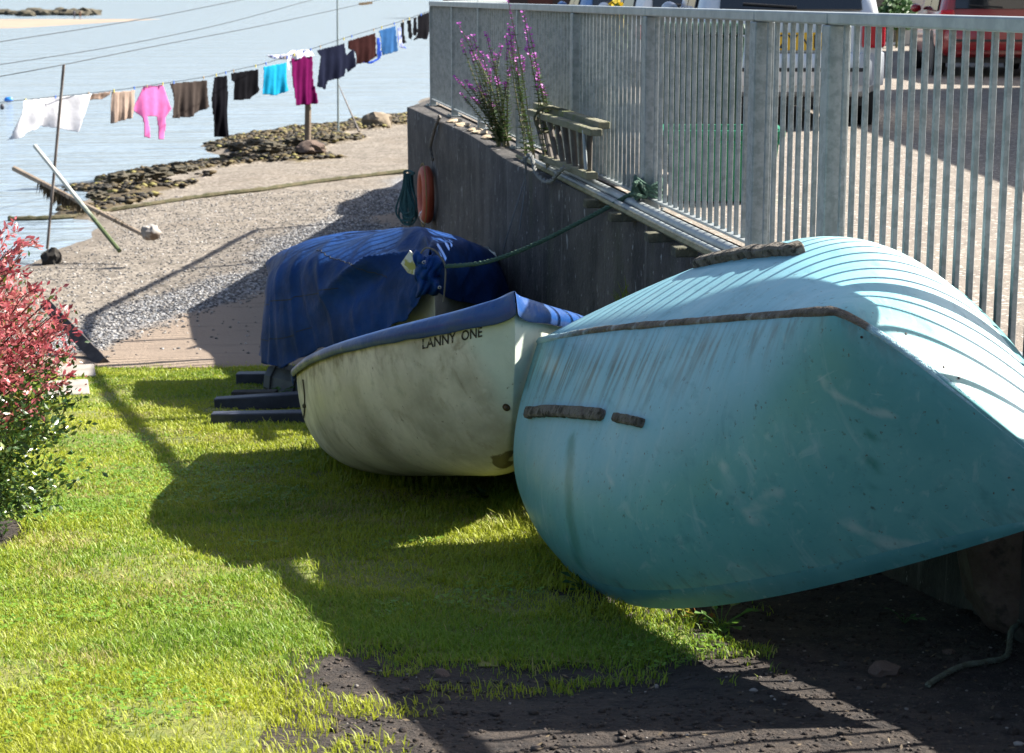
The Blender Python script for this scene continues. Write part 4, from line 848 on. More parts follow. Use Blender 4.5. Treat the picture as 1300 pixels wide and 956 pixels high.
# two pipes and a gutter lying along the ledge
def along(Y0, Y1, off, z, n=24):
    o = []
    for y in np.linspace(Y0, Y1, n): d = WN(y); o.append(Vector((poly_at_Y(FEN, y), y, z))+d*off)
    return o
tag(build('steel_pipe', MB().tube(along(13.6, 8.0, .085, .452), .032, 14), galv2, smooth=True, ang=50), 'thick galvanised pipe lying along the foot of the railing', 'pipe')
tag(build('steel_pipe', MB().tube(along(14.0, 8.4, .150, .440), .02, 10), galv, smooth=True, ang=50), 'thinner galvanised pipe beside the thick one at the wall edge', 'pipe')
tag(build('timber_batten', MB().tube(along(14.3, 8.6, .185, .432), .014, 4), M('mossy_batten', (.16, .15, .07), (.26, .23, .13), scale=9, rough=.9), smooth=False), 'mossy thin batten on the outer edge of the wall next to the pipes', 'batten')
for i, y in enumerate((9.15, 9.7, 10.6, 11.3)):
    d = WN(y); q = Vector((poly_at_Y(FEN, y), y, .40))+d*.19
    tag(build('bracket', MB().box(q, (.10, .16, .05), rz=math.atan2(fdir(y).y, fdir(y).x)), M('mossy_block', (.05, .05, .03), (.12, .11, .07), scale=12, rough=.95, bump=.6), bevel=.008), 'small mossy block at the wall edge under the pipes', 'block', 'mossy blocks under the pipes')
# wooden ladder on its side against the railing
moss = M('mossy_wood', (.135, .13, .085), (.20, .19, .13), scale=7, rough=.95, bump=.5, bscale=40, stretch=(1, .3, 3), layers=[dict(c=(.12, .15, .025), sc=5, lo=.5, hi=.68, fac=.7)])
rung_m = M('old_rung_wood', (.06, .05, .045), (.10, .09, .075), scale=9, rough=.9, layers=[dict(c=(.14, .13, .06), sc=6, lo=.6, hi=.7, fac=.6)])
ladder = thing('ladder', 'old mossy wooden ladder tied on its side against the railing', 'ladder', tuple(Vector((poly_at_Y(FEN, 13), 13, .46))))
def lad(px, py, off):
    lo, hi = 5, 20.9
    for _ in range(50):
        m = (lo+hi)/2; q = pxof(np.array(Vector((poly_at_Y(FEN, m), m, .7))+WN(m)*off))[0]
        if q < px: hi = m
        else: lo = m
    p = Vector((poly_at_Y(FEN, lo), lo, 0))+WN(lo)*off; p.z = atY(px, py, lo)[2]; return p
def bar2(a, b, w_, h_, nm, mat):
    d = (b-a); L_ = d.length; ax = d.normalized(); ay = Vector((0, 0, 1)).cross(ax).normalized(); az = ax.cross(ay)
    return build(nm, MB().box((a+b)/2, (L_, w_, h_), mat=Matrix((ax, ay, az)).transposed()), mat, ladder, bevel=.006)
a1_, b1_ = lad(675, 142, .17), lad(757, 168, .17); a2_, b2_ = lad(683, 134, .09), lad(767, 159, .09); a3_, b3_ = lad(690, 199, .16), lad(752, 223, .16)
bar2(a1_, b1_, .075, .045, 'rail', moss); bar2(a2_, b2_, .075, .045, 'rail', moss); bar2(a3_, b3_, .075, .045, 'rail', moss)
for k in range(8):
    t = (k+.5)/8.2; top_ = a1_.lerp(b1_, t); bo = a3_.lerp(b3_, np.clip(t*1.03, 0, 1)); build('rung', MB().tube([top_, bo], .019, 8), rung_m, ladder, smooth=True)
q = lad(744, 180, .2); mbm = MB().tube([lad(741, 165, .2), lad(744, 215, .2)], .012, 6)
build('metal_stay', mbm, galv2, ladder)
q0 = a1_.lerp(b1_, .28); mb = MB(); dd = WN(13)
mb.tube(spline([q0+dd*.06+Vector((0, 0, -.09)), q0+dd*.09+Vector((0, 0, .0)), q0+dd*.02+Vector((.0, -.06, .07)), q0-dd*.10+Vector((.02, -.25, .06)), q0-dd*.17+Vector((.04, -.45, .04))], 24), .011, 6)
mb.tube(spline([q0+dd*.05+Vector((0, 0, -.10)), q0-dd*.03+Vector((.0, .04, -.10)), q0-dd*.10+Vector((0, 0, .0))], 14), .011, 6)
tag(build('tie_rope', mb, rope_d, smooth=True), 'short green rope tying the wooden ladder to the railing', 'rope')
# purple loosestrife
stem_m = M('loosestrife_stem', (.10, .11, .045), (.16, .13, .06), scale=20, rough=.7); lleaf = M('loosestrife_leaf', (.035, .075, .022), (.07, .11, .03), scale=9, rough=.6, trans=.3); flow = M('magenta_flower', (.34, .05, .38), (.50, .12, .50), scale=30, rough=.6, trans=.35)
def loosestrife(base, tips, label):
    b0 = Vector(lad(*base, .10)); b0.z = .42
    t = thing('flowering_plant', label, 'plant', tuple(b0))
    for (tx_, ty_) in tips:
        sm, lm, fm = MB(), MB(), MB()
        tip = Vector(atY(tx_, ty_, b0.y+random.uniform(-.25, .15))); mid = b0.lerp(tip, .5)+Vector((random.uniform(-.05, .05), random.uniform(-.05, .05), .06)); bb = b0+Vector((random.uniform(-.06, .06), random.uniform(-.15, .15), 0))
        pts = spline([bb, mid, tip], 26); sm.tube(pts, list(np.linspace(.006, .0025, 26)), 5)
        L_ = (tip-b0).length; fs = random.uniform(.74, .86)
        for i in range(2, 25):
            p_ = Vector(pts[i]); u_ = i/25
            if u_ < fs:
                for s_ in range(7):
                    a = random.uniform(0, 6.28); d = Vector((math.cos(a), math.sin(a), .5)).normalized(); s = random.uniform(.03, .065)*(1.1-u_*.5); l = d.cross(Vector((0, 0, 1))).normalized()*s*.16; lm.add([p_, p_+d*s*.5+l, p_+d*s-Vector((0, 0, s*.2)), p_+d*s*.5-l], [(0, 1, 2, 3)])
            if u_ > fs-.06:
                for s_ in range(9):
                    a = random.uniform(0, 6.28); q = Vector(pts[i])+(tip-b0).normalized()*random.uniform(0, L_/25); d = Vector((math.cos(a), math.sin(a), random.uniform(-.2, .6))).normalized(); s = random.uniform(.006, .012); w_ = d.orthogonal()*s*.6
                    if random.random() < .5: fm.add([q+d*.004-w_, q+d*.004+w_, q+d*s*1.9+w_*.7, q+d*s*1.9-w_*.7], [(0, 1, 2, 3)])
        st_ = build('stem', sm, stem_m, t, smooth=True); build('leaves', lm, lleaf, st_); build('flower_spike', fm, flow, st_)
loosestrife((640, 190), [(583, 32), (586, 52), (596, 48), (601, 47), (617, 43), (596, 63), (605, 70), (612, 68), (620, 72), (628, 65), (636, 58), (643, 62), (578, 97), (590, 101), (597, 108), (607, 108), (585, 118), (612, 116), (600, 124), (622, 90), (630, 98), (640, 105), (626, 130), (648, 85)], 'bushy purple loosestrife with many magenta spikes growing at the railing foot')
loosestrife((672, 192), [(645, 0), (646, 33), (651, 40), (648, 50), (643, 46), (655, 70), (664, 74)], 'tall thin loosestrife whose tip rises above the railing top')
loosestrife((703, 178), [(665, 18), (671, 36), (678, 68), (683, 90), (690, 110), (668, 62)], 'arching dark loosestrife growing behind the far end of the wooden ladder')
# wall foot/ledge stones near the corner
sun_grit = M('painted_sunlit_grit', (.36, .27, .17), (.5, .4, .28), scale=12, rough=.95)  # sunlight on the ledge gravel is put into this pale colour
for i, (px, py) in enumerate([(592, 160), (603, 170), (570, 146), (560, 139), (585, 152)]):
    w_ = wallpt(px, py); tag(build('ledge_stone', MB().blob((w_.x+.13, w_.y, .425), (.08, .14, .018), seed=i, amp=.4, sub=2), sun_grit, smooth=True), 'flat gravel piece painted sunlit on the wall ledge below the railing', 'stone', 'gravel pieces painted sunlit on the ledge')
# ================================================================== BUSH
red_m = M('red_leaf', (.30, .045, .06), (.50, .15, .165), scale=9, rough=.38, spec=.5, trans=.35, layers=[dict(c=(.10, .012, .02), sc=4, lo=.55, hi=.7, fac=.7), dict(kind='cell', c=(.52, .24, .20), sc=25, lo=.7, hi=.85, fac=.7), dict(c=(.13, .14, .02), sc=6, lo=.6, hi=.7, fac=.7)])
grn_m = M('dark_glossy_leaf', (.018, .05, .012), (.05, .095, .02), scale=7, rough=.28, spec=.6, trans=.22, layers=[dict(kind='cell', c=(.14, .17, .02), sc=25, lo=.75, hi=.9, fac=.8)])
twig_m = M('bush_twig', (.07, .03, .02), (.12, .06, .04), scale=20, rough=.8)
bc = np.array([-2.55, 7.5, float(zat(-2.55, 7.5))])
bush = thing('bush', 'dense bush with red upper leaves and dark green lower leaves at the lawn edge', 'bush', tuple(bc))
def leaf_arr(P, D, size):
    n = len(P); U = np.cross(D, rng.normal(size=(n, 3))); U /= np.linalg.norm(U, axis=1)[:, None]+1e-9; N = np.cross(D, U); s = size[:, None]
    V = np.stack([P, P+D*s*.5+U*s*.24+N*s*.06, P+D*s, P+D*s*.5-U*s*.24+N*s*.06], 1).reshape(-1, 3); o = (np.arange(n)*4)[:, None]
    return V, np.concatenate([o+np.array([0, 1, 2]), o+np.array([0, 2, 3])], 0)
RP, RD, GP, GD = [], [], [], []; tw_b = MB()
for k in range(760):
    a = rng.uniform(0, 6.28); hz = rng.random()
    low = k % 3 == 0
    if low: rad = rng.uniform(.34, .76); zz = rng.uniform(.10, .57)
    else: zz = rng.uniform(.40, 1.30); rad = .71*math.sqrt(max(.04, 1-((zz-.64)/.74)**2))*rng.uniform(.72, 1.06)
    tip = bc+np.array([math.cos(a)*rad*1.02, math.sin(a)*rad*1.05, zz]); mid = bc+np.array([math.cos(a)*rad*.45, math.sin(a)*rad*.45, zz*.62]); pts = spline([bc+np.array([.03*math.cos(a), .03*math.sin(a), 0]), mid, tip], 14)
    if k % 3 == 1: tw_b.tube(pts, list(np.linspace(.008, .002, 14)), 4)
    nl = 84
    ii = rng.uniform(5.5, 13, nl); i0 = ii.astype(int); f_ = (ii-i0)[:, None]; p_ = pts[i0]*(1-f_)+pts[np.minimum(i0+1, 13)]*f_+rng.normal(0, .028, (nl, 3))
    d_ = (tip-mid)/np.linalg.norm(tip-mid)*.7+rng.normal(0, .65, (nl, 3)); d_ /= np.linalg.norm(d_, axis=1)[:, None]
    redp = np.clip((p_[:, 2]-bc[2]-.46+.25*(vnoise(p_[:, 0]*1., p_[:, 2], 3)-.5))/.30, 0, 1)*np.where(rng.random(nl) < .88, 1, 0); r_ = rng.random(nl) < redp
    RP.append(p_[r_]); RD.append(d_[r_]); GP.append(p_[~r_]); GD.append(d_[~r_])
# arching red shoots
for k in range(40):
    a = rng.uniform(-1.9, 1.5); zz = rng.uniform(.5, 1.24); r0 = .57*math.sqrt(max(.1, 1-((zz-.68)/.8)**2)); s_ = bc+np.array([math.cos(a)*r0, math.sin(a)*r0, zz]); e_ = s_+np.array([math.cos(a)*rng.uniform(.08, .20), math.sin(a)*rng.uniform(.08, .2), rng.uniform(.0, .16)])
    pts = spline([s_, (s_+e_)/2+np.array([0, 0, .03]), e_], 10); tw_b.tube(pts, .002, 4)
    for i in range(10):
        for q in range(3): d_ = (e_-s_)/np.linalg.norm(e_-s_)*.8+rng.normal(0, .5, 3); RP.append(pts[i][None]+rng.normal(0, .004, (1, 3))); RD.append((d_/np.linalg.norm(d_))[None])
for nm, PP, DD, m_ in (('red_foliage', RP, RD, red_m), ('green_foliage', GP, GD, grn_m)):
    PP, DD = np.concatenate(PP), np.concatenate(DD); V_, F_ = leaf_arr(PP-bc, DD, rng.uniform(.016, .040, len(PP))); o = fastmesh(nm, V_, F_, m_); o.parent = bush
build('twigs', tw_b, twig_m, bush, smooth=True)
# kerb and pale slabs at the lawn's far left edge
ke = M('dark_timber_edging', (.03, .026, .026), (.06, .05, .05), scale=8, rough=.9); a_, b_ = Vector(onlawn(72, 412)), Vector(onlawn(132, 466))
mb = MB(); mb.tube([Vector(atK(60, 388, 14.6)), Vector(atK(132, 463, 13.62))], .075, 4); tag(build('timber_edging', mb, ke), 'dark timber edging between bush and beach sand', 'edging')
sl = M('pale_slab', (.20, .18, .155), (.27, .245, .215), scale=5, rough=.9)
for i, (px, py, sx, sy) in enumerate([(98, 478, .30, .5), (86, 498, .32, .55)]):
    q = gnd(px, py); tag(build('slab', MB().box((q[0], q[1], q[2]+.02), (sx, sy, .05), rz=.25), sl, bevel=.01), ['pale stone slab at the lawn corner by the sand', 'pale stone slab half under the red bush'][i], 'slab')
# frayed rope on the soil, bottom right
rq = [gnd(1178, 868), gnd(1195, 856), gnd(1222, 846), gnd(1250, 841), gnd(1278, 832), gnd(1283, 818), gnd(1292, 806), gnd(1310, 795), gnd(1340, 780)]
rq = [(x_, y_, z_+.012+(.05 if i in (5, 6) else 0)+(.09 if i >= 7 else 0)) for i, (x_, y_, z_) in enumerate(rq)]
tag(build('frayed_rope', twisted(MB(), rq, .009, 130, 7), M('pale_green_rope', (.12, .145, .11), (.08, .08, .05), scale=20, rough=.95), smooth=True), 'frayed pale green rope lying on the soil below the turquoise bow', 'rope')
for i, (px, py, r_) in enumerate([(1122, 852, .035), (1228, 838, .018), (1205, 822, .014), (1182, 812, .014), (560, 858, .02), (1075, 842, .016)]):
    q = gnd(px, py); tag(build('stone', MB().blob((q[0], q[1], q[2]+r_*.3), (r_*1.4, r_*1.2, r_*.8), seed=i+20, amp=.4, sub=2), [stone_m, sp_m][i % 2], smooth=True), ['reddish brown round stone on the soil in front of the turquoise hull', 'small stone on the bare soil around the upturned hull'][min(i, 1)], 'stone', None if i == 0 else 'small stones on the soil')
# ================================================================== WASHING LINES
LA, LB = np.array([-7.75, 28.])*K, np.array([-1.65, 37.])*K
def line_at(px):     # point of the washing line's vertical plane seen in direction px
    k = (px-CX)/F/cp; dx, dy = LB-LA; s = (k*LA[1]-LA[0])/(dx-k*dy); return LA+s*(LB-LA)
ld = np.append((LB-LA)/np.linalg.norm(LB-LA), 0); ln = np.array([-ld[1], ld[0], 0]); ln = ln if ln[1] < 0 else -ln
def lp(px, py, off=0.):
    q = line_at(px); p = atY(px, py, q[1]); return p+ln*off
wire_m = M('washing_wire', (.045, .05, .055), rough=.9, spec=.1)
lpx = [(-40, 134), (28, 127), (142, 115), (216, 104.5), (267, 96.5), (293, 90), (334, 81), (369, 70), (400, 60.5), (443, 46.5), (480, 35.5), (510, 26.5), (545, 14), (570, 6)]
tag(build('washing_line', MB().tube(spline([lp(*q) for q in lpx], 60), .007, 5), wire_m), 'low sagging washing line hung with clothes above the beach', 'washing line')
def cloth(name, poly, label, cat, mat, amp=.03, waves=5, step=1.0, group=None, seed=0):
    seed = len(poly)*1.7+poly[0][0]*.37
    xs_ = [p[0] for p in poly]; ys_ = [p[1] for p in poly]; x0, x1, y0, y1 = min(xs_), max(xs_), min(ys_), max(ys_)
    nx = int((x1-x0)/step)+2; ny = int((y1-y0)/step)+2; X = np.linspace(x0, x1, nx); Y = np.linspace(y0, y1, ny)
    idx = {}; mb = MB()
    def vid(i, j):
        if (i, j) not in idx:
            px, py = X[i], Y[j]; u = (px-x0)/(x1-x0+1e-6); v = (py-y0)/(y1-y0+1e-6)
            off = amp*(v*.9+.15)*(math.sin(u*waves*6.28+seed+1.2*mn.noise(Vector((u*1.5, v*1.2, seed))))+.45*math.sin(u*waves*15+seed*2+v*1.5))+amp*.9*mn.noise(Vector((u*1.5+.3, v*2+.4, seed+3)))
            idx[(i, j)] = len(mb.v); mb.v.append(tuple(lp(px, py, off)))
        return idx[(i, j)]
    cxx = (X[:-1]+X[1:])/2; cyy = (Y[:-1]+Y[1:])/2; A_, B_ = np.meshgrid(cxx, cyy, indexing='ij'); ins = inpoly(A_, B_, poly)
    for i in range(nx-1):
        for j in range(ny-1):
            if ins[i, j]: mb.f.append((vid(i, j), vid(i, j+1), vid(i+1, j+1), vid(i+1, j)))
    o = build(name, mb, mat, smooth=True, ang=0, solid=.006); sm = o.modifiers.new('sm', 'SMOOTH'); sm.factor = .5; sm.iterations = 1
    return tag(o, label, cat, group)
def cm(nm, c, c2=None, **k): return M(nm, c, c2 or tuple(x*1.2 for x in c), scale=8, rough=.95, spec=.04, trans=k.pop('trans', .25), bump=.3, bscale=18, **k)
cloth('bed_sheet', [(28, 127.5), (70, 124), (116, 119), (108, 135), (98, 150), (92, 167), (75, 163), (55, 160), (35, 166), (8, 178), (15, 160), (22, 142)], 'large white sheet billowing at the left end of the washing line', 'sheet', cm('white_cotton', (.50, .50, .53), trans=.3), amp=.16, waves=1.6)
cloth('sock', [(116, 119.5), (141, 116), (139, 120), (131, 126), (120, 126), (112, 128)], 'pale brown sock bunched on the line beside the white sheet', 'sock', cm('brown_knit', (.22, .16, .13)), amp=.02, waves=2)
cloth('towel', [(142, 117), (172, 114.5), (168, 150), (156, 153), (142, 157)], 'beige towel hanging between the sock and the pink top', 'towel', cm('beige_towel', (.34, .26, .215)), amp=.03, waves=3)
cloth('pink_jumper', [(183, 110), (208, 108), (212, 122), (217, 138), (211, 150), (212, 160), (211, 177), (203, 177), (203, 160), (201, 148), (186, 147), (188, 158), (189, 175), (182, 174), (182, 160), (180, 148), (171, 139), (177, 125)], 'bright pink long sleeved top with its two sleeves dangling', 'top', cm('pink_cotton', (.50, .13, .33)), amp=.05, waves=1.5)
cloth('grey_tee', [(216, 106), (262, 102), (263, 120), (266, 136), (258, 140), (240, 149), (219, 150), (221, 130)], 'brownish grey T-shirt hanging next to the pink top', 'T-shirt', cm('brown_grey_cotton', (.055, .044, .040)), amp=.05, waves=2.5)
cloth('black_trousers', [(272, 98), (288, 96), (291, 120), (291, 174), (281, 174), (272, 174), (270, 150), (267, 125)], 'long black trousers hanging straight down from the line', 'trousers', cm('black_cotton', (.004, .004, .006), trans=.02), amp=.05, waves=1.5)
cloth('black_vest', [(293, 93), (327, 88), (327, 108), (330, 114), (318, 126), (298, 127), (298, 105), (293, 102)], 'short black top beside the black trousers', 'top', cm('black_jersey', (.0035, .0035, .005), trans=.05), amp=.03, waves=2)
cloth('turquoise_tee', [(334, 85), (364, 79.5), (364, 105), (367, 115), (352, 121), (335, 120), (336, 105)], 'bright turquoise T-shirt on the washing line', 'T-shirt', cm('turquoise_cotton', (.012, .27, .46)), amp=.03, waves=2)
cloth('striped_shirt', [(340, 70), (362, 69), (370, 64), (392, 63), (400, 70), (385, 74), (374, 76), (366, 90), (365, 76), (344, 74)], 'white and blue striped top flung over the line above the magenta trousers', 'top', cm('striped_cotton', (.62, .64, .74), layers=[dict(c=(.12, .16, .42), sc=7, lo=.52, hi=.6)]), amp=.05, waves=4)
cloth('magenta_trousers', [(370, 75), (396, 69.5), (398, 95), (402, 131), (391, 133.5), (388, 108), (388.5, 133), (374, 134), (372, 105)], 'magenta cropped trousers hanging in front of the timber post', 'trousers', cm('magenta_cotton', (.11, .005, .06)), amp=.04, waves=2)
cloth('navy_jumper', [(402, 64), (438, 55), (440, 70), (449, 62), (450, 84), (443, 92), (440, 86), (438, 97), (417, 103), (415, 114), (401, 110), (403, 90), (407, 72)], 'dark navy jumper with hanging sleeves right of the magenta trousers', 'jumper', cm('navy_wool', (.007, .009, .022), trans=.08), amp=.05, waves=2)
cloth('brown_tee', [(443, 52), (476, 42), (480, 72), (466, 79), (454, 82), (450, 66), (443, 62)], 'dark brown T-shirt with a blue shirt showing below it', 'T-shirt', cm('dark_brown_cotton', (.030, .011, .011)), amp=.03, waves=2)
cloth('blue_shirt', [(458, 79), (470, 78), (480, 74), (478, 48), (482, 48), (484, 70), (482, 76), (470, 81)], 'strip of bright blue shirt behind the brown T-shirt', 'shirt', cm('bright_blue_cotton', (.025, .07, .38)), amp=.02, waves=2)
cloth('blue_tee', [(481, 39), (502, 33), (506, 65), (487, 70)], 'mid blue T-shirt with a small white patch', 'T-shirt', cm('mid_blue_cotton', (.03, .10, .25)), amp=.02, waves=1.5)
cloth('blue_sock', [(505, 36), (509, 34), (511, 55), (516, 62), (508, 60), (505, 52)], 'white and blue sock right of the blue T-shirt', 'sock', cm('white_blue_knit', (.55, .58, .75), (.07, .12, .5)), amp=.02, waves=1)
for poly in ([(509, 29), (513, 28), (514, 50), (516, 54), (511, 56)], [(517, 26), (521, 25), (524, 45), (523, 51), (519, 48)], [(525, 23), (528, 22), (530, 40), (528, 46), (524, 44)]):
    cloth('black_sock', poly, 'slim black sock near the far end of the washing line', 'sock', cm('black_knit', (.004, .004, .006), trans=.05), amp=.015, waves=1, group='black socks at the far end of the line', step=.9)
cloth('black_shorts', [(531, 20), (546, 15), (546, 38), (541, 50), (534, 49), (524, 51), (531, 42)], 'dark shorts hanging on the line against the railing corner', 'shorts', cm('black_twill', (.005, .005, .007), trans=.02), amp=.02, waves=1.5)
peg_m = [M('yellow_peg', (.6, .5, .05), rough=.5), M('blue_peg', (.05, .15, .6), rough=.5), M('wood_peg', (.4, .28, .16), rough=.8)]
for i, px in enumerate([32, 70, 112, 144, 170, 186, 206, 220, 258, 274, 286, 296, 324, 337, 361, 373, 394, 406, 436, 446, 474, 484, 500, 511, 519, 534]):
    py = np.interp(px, [q[0] for q in lpx], [q[1] for q in lpx]); q = lp(px, py+.6, .012); tag(build('clothes_peg', MB().box(q, (.014, .02, .06), rz=.9), peg_m[i % 3]), 'small clothes peg gripping washing on the low line', 'peg', 'clothes pegs on the low line')
# three upper bare lines (their left pole is the thin leaning one)
pA_top = atK(81, 82, 21.6)
def upper(pts, label): return tag(build('washing_line', MB().tube(spline(pts, 40), .006, 5), wire_m), label, 'washing line')
upper([atK(-60, 63, 20), atK(0, 53, 21), atK(110, 36, 23.5), atK(210, 19, 26), atK(300, 1, 28), atK(360, -10, 30)], 'topmost bare washing line crossing the upper left corner')
upper([atK(-60, 91, 21), atK(0, 82, 22), atK(150, 58, 25), atK(280, 31, 28.5), atK(395, 0, 32), atK(430, -10, 33)], 'bare washing line between the topmost line and the pegged line')
upper([atK(-60, 107, 20.5), atK(0, 97, 20.9), tuple(pA_top), atK(200, 58, 24.5), atK(330, 33, 28), atK(450, 7, 32), atK(500, -5, 34)], 'bare washing line resting on top of the thin leaning pole')
for i, (px, py) in enumerate([(459, 4.5), (464, 4), (469, 3.2)]):
    tag(build('clothes_peg', MB().box(atK(px, py+.5, 32.3), (.12, .02, .05), rz=.4), peg_m[2]), 'brown peg in the small cluster on the upper bare line', 'peg', 'pegs on the upper bare line')
# poles, posts and driftwood
pole_m = M('rusty_pole', (.10, .085, .075), (.20, .17, .15), scale=6, rough=.7, layers=[dict(c=(.30, .28, .26), sc=4, lo=.55, hi=.7, fac=.6)])
grey_m = M('galvanised_prop', (.34, .36, .33), (.44, .46, .42), scale=5, rough=.6, layers=[dict(kind='attr', attr='low', c=(.06, .085, .025), lo=.45, hi=.75, nz=8, na=.5)])
drift = M('driftwood', (.20, .15, .11), (.30, .24, .18), scale=7, rough=.9)
wd_m = M('dry_seaweed', (.030, .022, .012), (.075, .055, .025), scale=9, rough=.9, trans=.1)
base = atK(60, 316, 21.7); tag(build('line_prop', MB().tube([base, tuple(pA_top)], .021, 8), pole_m, smooth=True), 'thin rusty leaning pole holding up the bare washing line at left', 'pole')
a_ = atK(152, 319, 20.2); b_ = atK(44, 185, 21.3); mb = MB().tube([np.array(a_)*(1-t)+np.array(b_)*t for t in np.linspace(0, 1, 12)], .029, 8)
o = tag(build('line_prop', mb, grey_m, smooth=True), 'grey metal pole lying slanted across the thin pole, mossy at its foot', 'pole'); attr(o, 'low', np.repeat(1-np.linspace(0, 1, 12), 8))
a_ = atK(186, 300, 20.6); b_ = atK(18, 214, 22.5); sp_ = thing('driftwood_pole', 'long wooden pole draped with dark hanging seaweed on the beach', 'pole', tuple(a_))
PP = [np.array(a_)*(1-t)+np.array(b_)*t for t in np.linspace(0, 1, 14)]; build('pole', MB().tube(PP, list(np.linspace(.030, .042, 14)), 8), drift, sp_, smooth=True)
mb = MB()
for k in range(420):
    t = random.betavariate(2.2, 1.6)*.42+.38 if k < 350 else random.uniform(.1, .36); p = Vector(np.array(a_)*(1-t)+np.array(b_)*t); l = random.uniform(.05, .30)*(1 if .44 < t < .80 else .5)*(1-.5*abs(t-.66)/.3); d = Vector((random.uniform(-.06, .06), random.uniform(-.06, .06), 0))
    w_ = Vector((random.uniform(.006, .018), random.uniform(-.01, .01), 0)); mb.add([p+d*.3-w_+Vector((0, 0, .03)), p+d*.3+w_+Vector((0, 0, .03)), p+d+w_-Vector((0, 0, l*.6)), p+d-Vector((0, 0, l))], [(0, 1, 2, 3)])
build('seaweed', mb, wd_m, sp_)
def bz(x, y): return float(beachz(np.array([x]), np.array([y]))[0])
blk = M('mooring_block_concrete', (.20, .185, .17), (.30, .28, .26), scale=5, rough=.9, layers=[dict(c=(.14, .09, .06), sc=3, lo=.5, hi=.6, fac=.9)])
q = atK(193, 301, 20.3); tag(build('mooring_block', MB().blob((q[0], q[1], q[2]+.06), (.13, .13, .10), seed=8, amp=.35, sub=3), blk, smooth=True), 'pale concrete mooring block at the foot of the driftwood pole', 'block')
q = atK(66, 330, 21.0); tag(build('stump', MB().blob((q[0], q[1], q[2]), (.14, .14, .16), seed=2, amp=.4, sub=3), M('black_stump', (.02, .017, .014), rough=.95), smooth=True), 'black stump at the foot of the thin leaning pole', 'stump')
pD = lp(396, 186, -.12); top = lp(397, 76, -.12); tag(build('timber_post', MB().tube([np.array(pD)+(np.array(top)-pD)*t for t in np.linspace(-.05, 1, 10)], [.075-.01*t for t in np.linspace(0, 1, 10)], 9), M('weathered_post', (.12, .09, .065), (.2, .16, .12), scale=6, rough=.9, bump=.6, bscale=30, stretch=(1, 1, .2)), smooth=True), 'stout weathered timber post standing in a stone behind the magenta trousers', 'post')
q = lp(394, 190); tag(build('rock', MB().blob((q[0], q[1], q[2]+.02), (.30, .3, .17), seed=12, amp=.4, sub=3), stone_m, smooth=True), 'brown stone at the foot of the timber post', 'rock')
m0 = atK(429.5, 166, 38.5); tag(build('mast', MB().tube([m0, atK(428, -30, 38.5)], [.028, .02], 7), M('mast_metal', (.25, .3, .3), rough=.5, metal=.4), smooth=True), 'tall thin metal mast rising from the shore rocks', 'mast')
tag(build('guy_wire', MB().tube([atK(430, 108, 38.4), atK(456, 167, 37.5)], [.012, .03], 6), pole_m, smooth=True), 'slanting stay from the thin mast down to the shore rocks', 'wire')
br_m = M('brown_boulder', (.13, .10, .07), (.22, .18, .13), scale=2, rough=.95, bump=.8, bscale=12)
q = atK(478, 157, 41.0); tag(build('boulder', MB().blob((q[0], q[1], q[2]+.05), (.40, .4, .28), seed=15, amp=.3, sub=3), br_m, smooth=True), 'rounded brown boulder standing alone at the water edge', 'boulder')
for i, (px, py, Y, r_) in enumerate([(345, 184, 33.5, .24), (300, 182, 34, .18), (322, 178, 34.5, .16), (372, 176, 34, .17), (270, 186, 34.5, .13), (420, 172, 37, .18), (500, 152, 42, .2), (152, 222, 28.5, .2), (198, 217, 29, .22), (225, 213, 29.5, .17), (124, 245, 26, .15), (176, 221, 28.7, .16), (240, 211, 30, .14)]):
    q = atK(px, py+3, Y); tag(build('rock', MB().blob((q[0], q[1], q[2]), (r_*1.1, r_*1.0, r_*.42), seed=i+30, amp=.8, fr=2.4, sub=3), rock_m, smooth=True), 'low dark rock covered in brown seaweed at the shoreline', 'rock', 'weedy rocks along the shoreline')
mr = []
for px, py in [(10, 278), (60, 277), (103, 274), (135, 268), (180, 261), (220, 255), (275, 247), (330, 241), (400, 231), (460, 224), (516, 217)]:
    p = atZ(px, py, EYE+(-1.25-EYE)*K); p = atZ(px, py, max(bz(p[0], p[1]), SEA)+.03); mr.append(p)
tag(build('mooring_line', MB().tube(spline(mr, 120), [.045*(1+.5*mn.noise(Vector((k*.5, 0, 0)))) for k in range(120)], 7), M('weedy_rope', (.05, .05, .02), (.09, .075, .04), scale=8, rough=.95, bump=1, bscale=30), smooth=True), 'long weed covered rope lying across the whole beach', 'rope')
bl = M('blue_float', (.02, .17, .55), rough=.4); q = atZ(11, 131, SEA); tag(build('buoy', MB().blob((q[0], q[1], q[2]+.12), (.16, .10, .09), seed=3, amp=.2, sub=3), bl, smooth=True), 'small blue float on the water at the far left', 'buoy')
q = atZ(3, 139, SEA); tag(build('buoy', MB().blob((q[0], q[1], q[2]+.08), (.07, .07, .10), seed=4, amp=.2, sub=3), M('dark_float', (.03, .03, .04), rough=.6), smooth=True), 'tiny dark float on the water below the blue one', 'buoy')
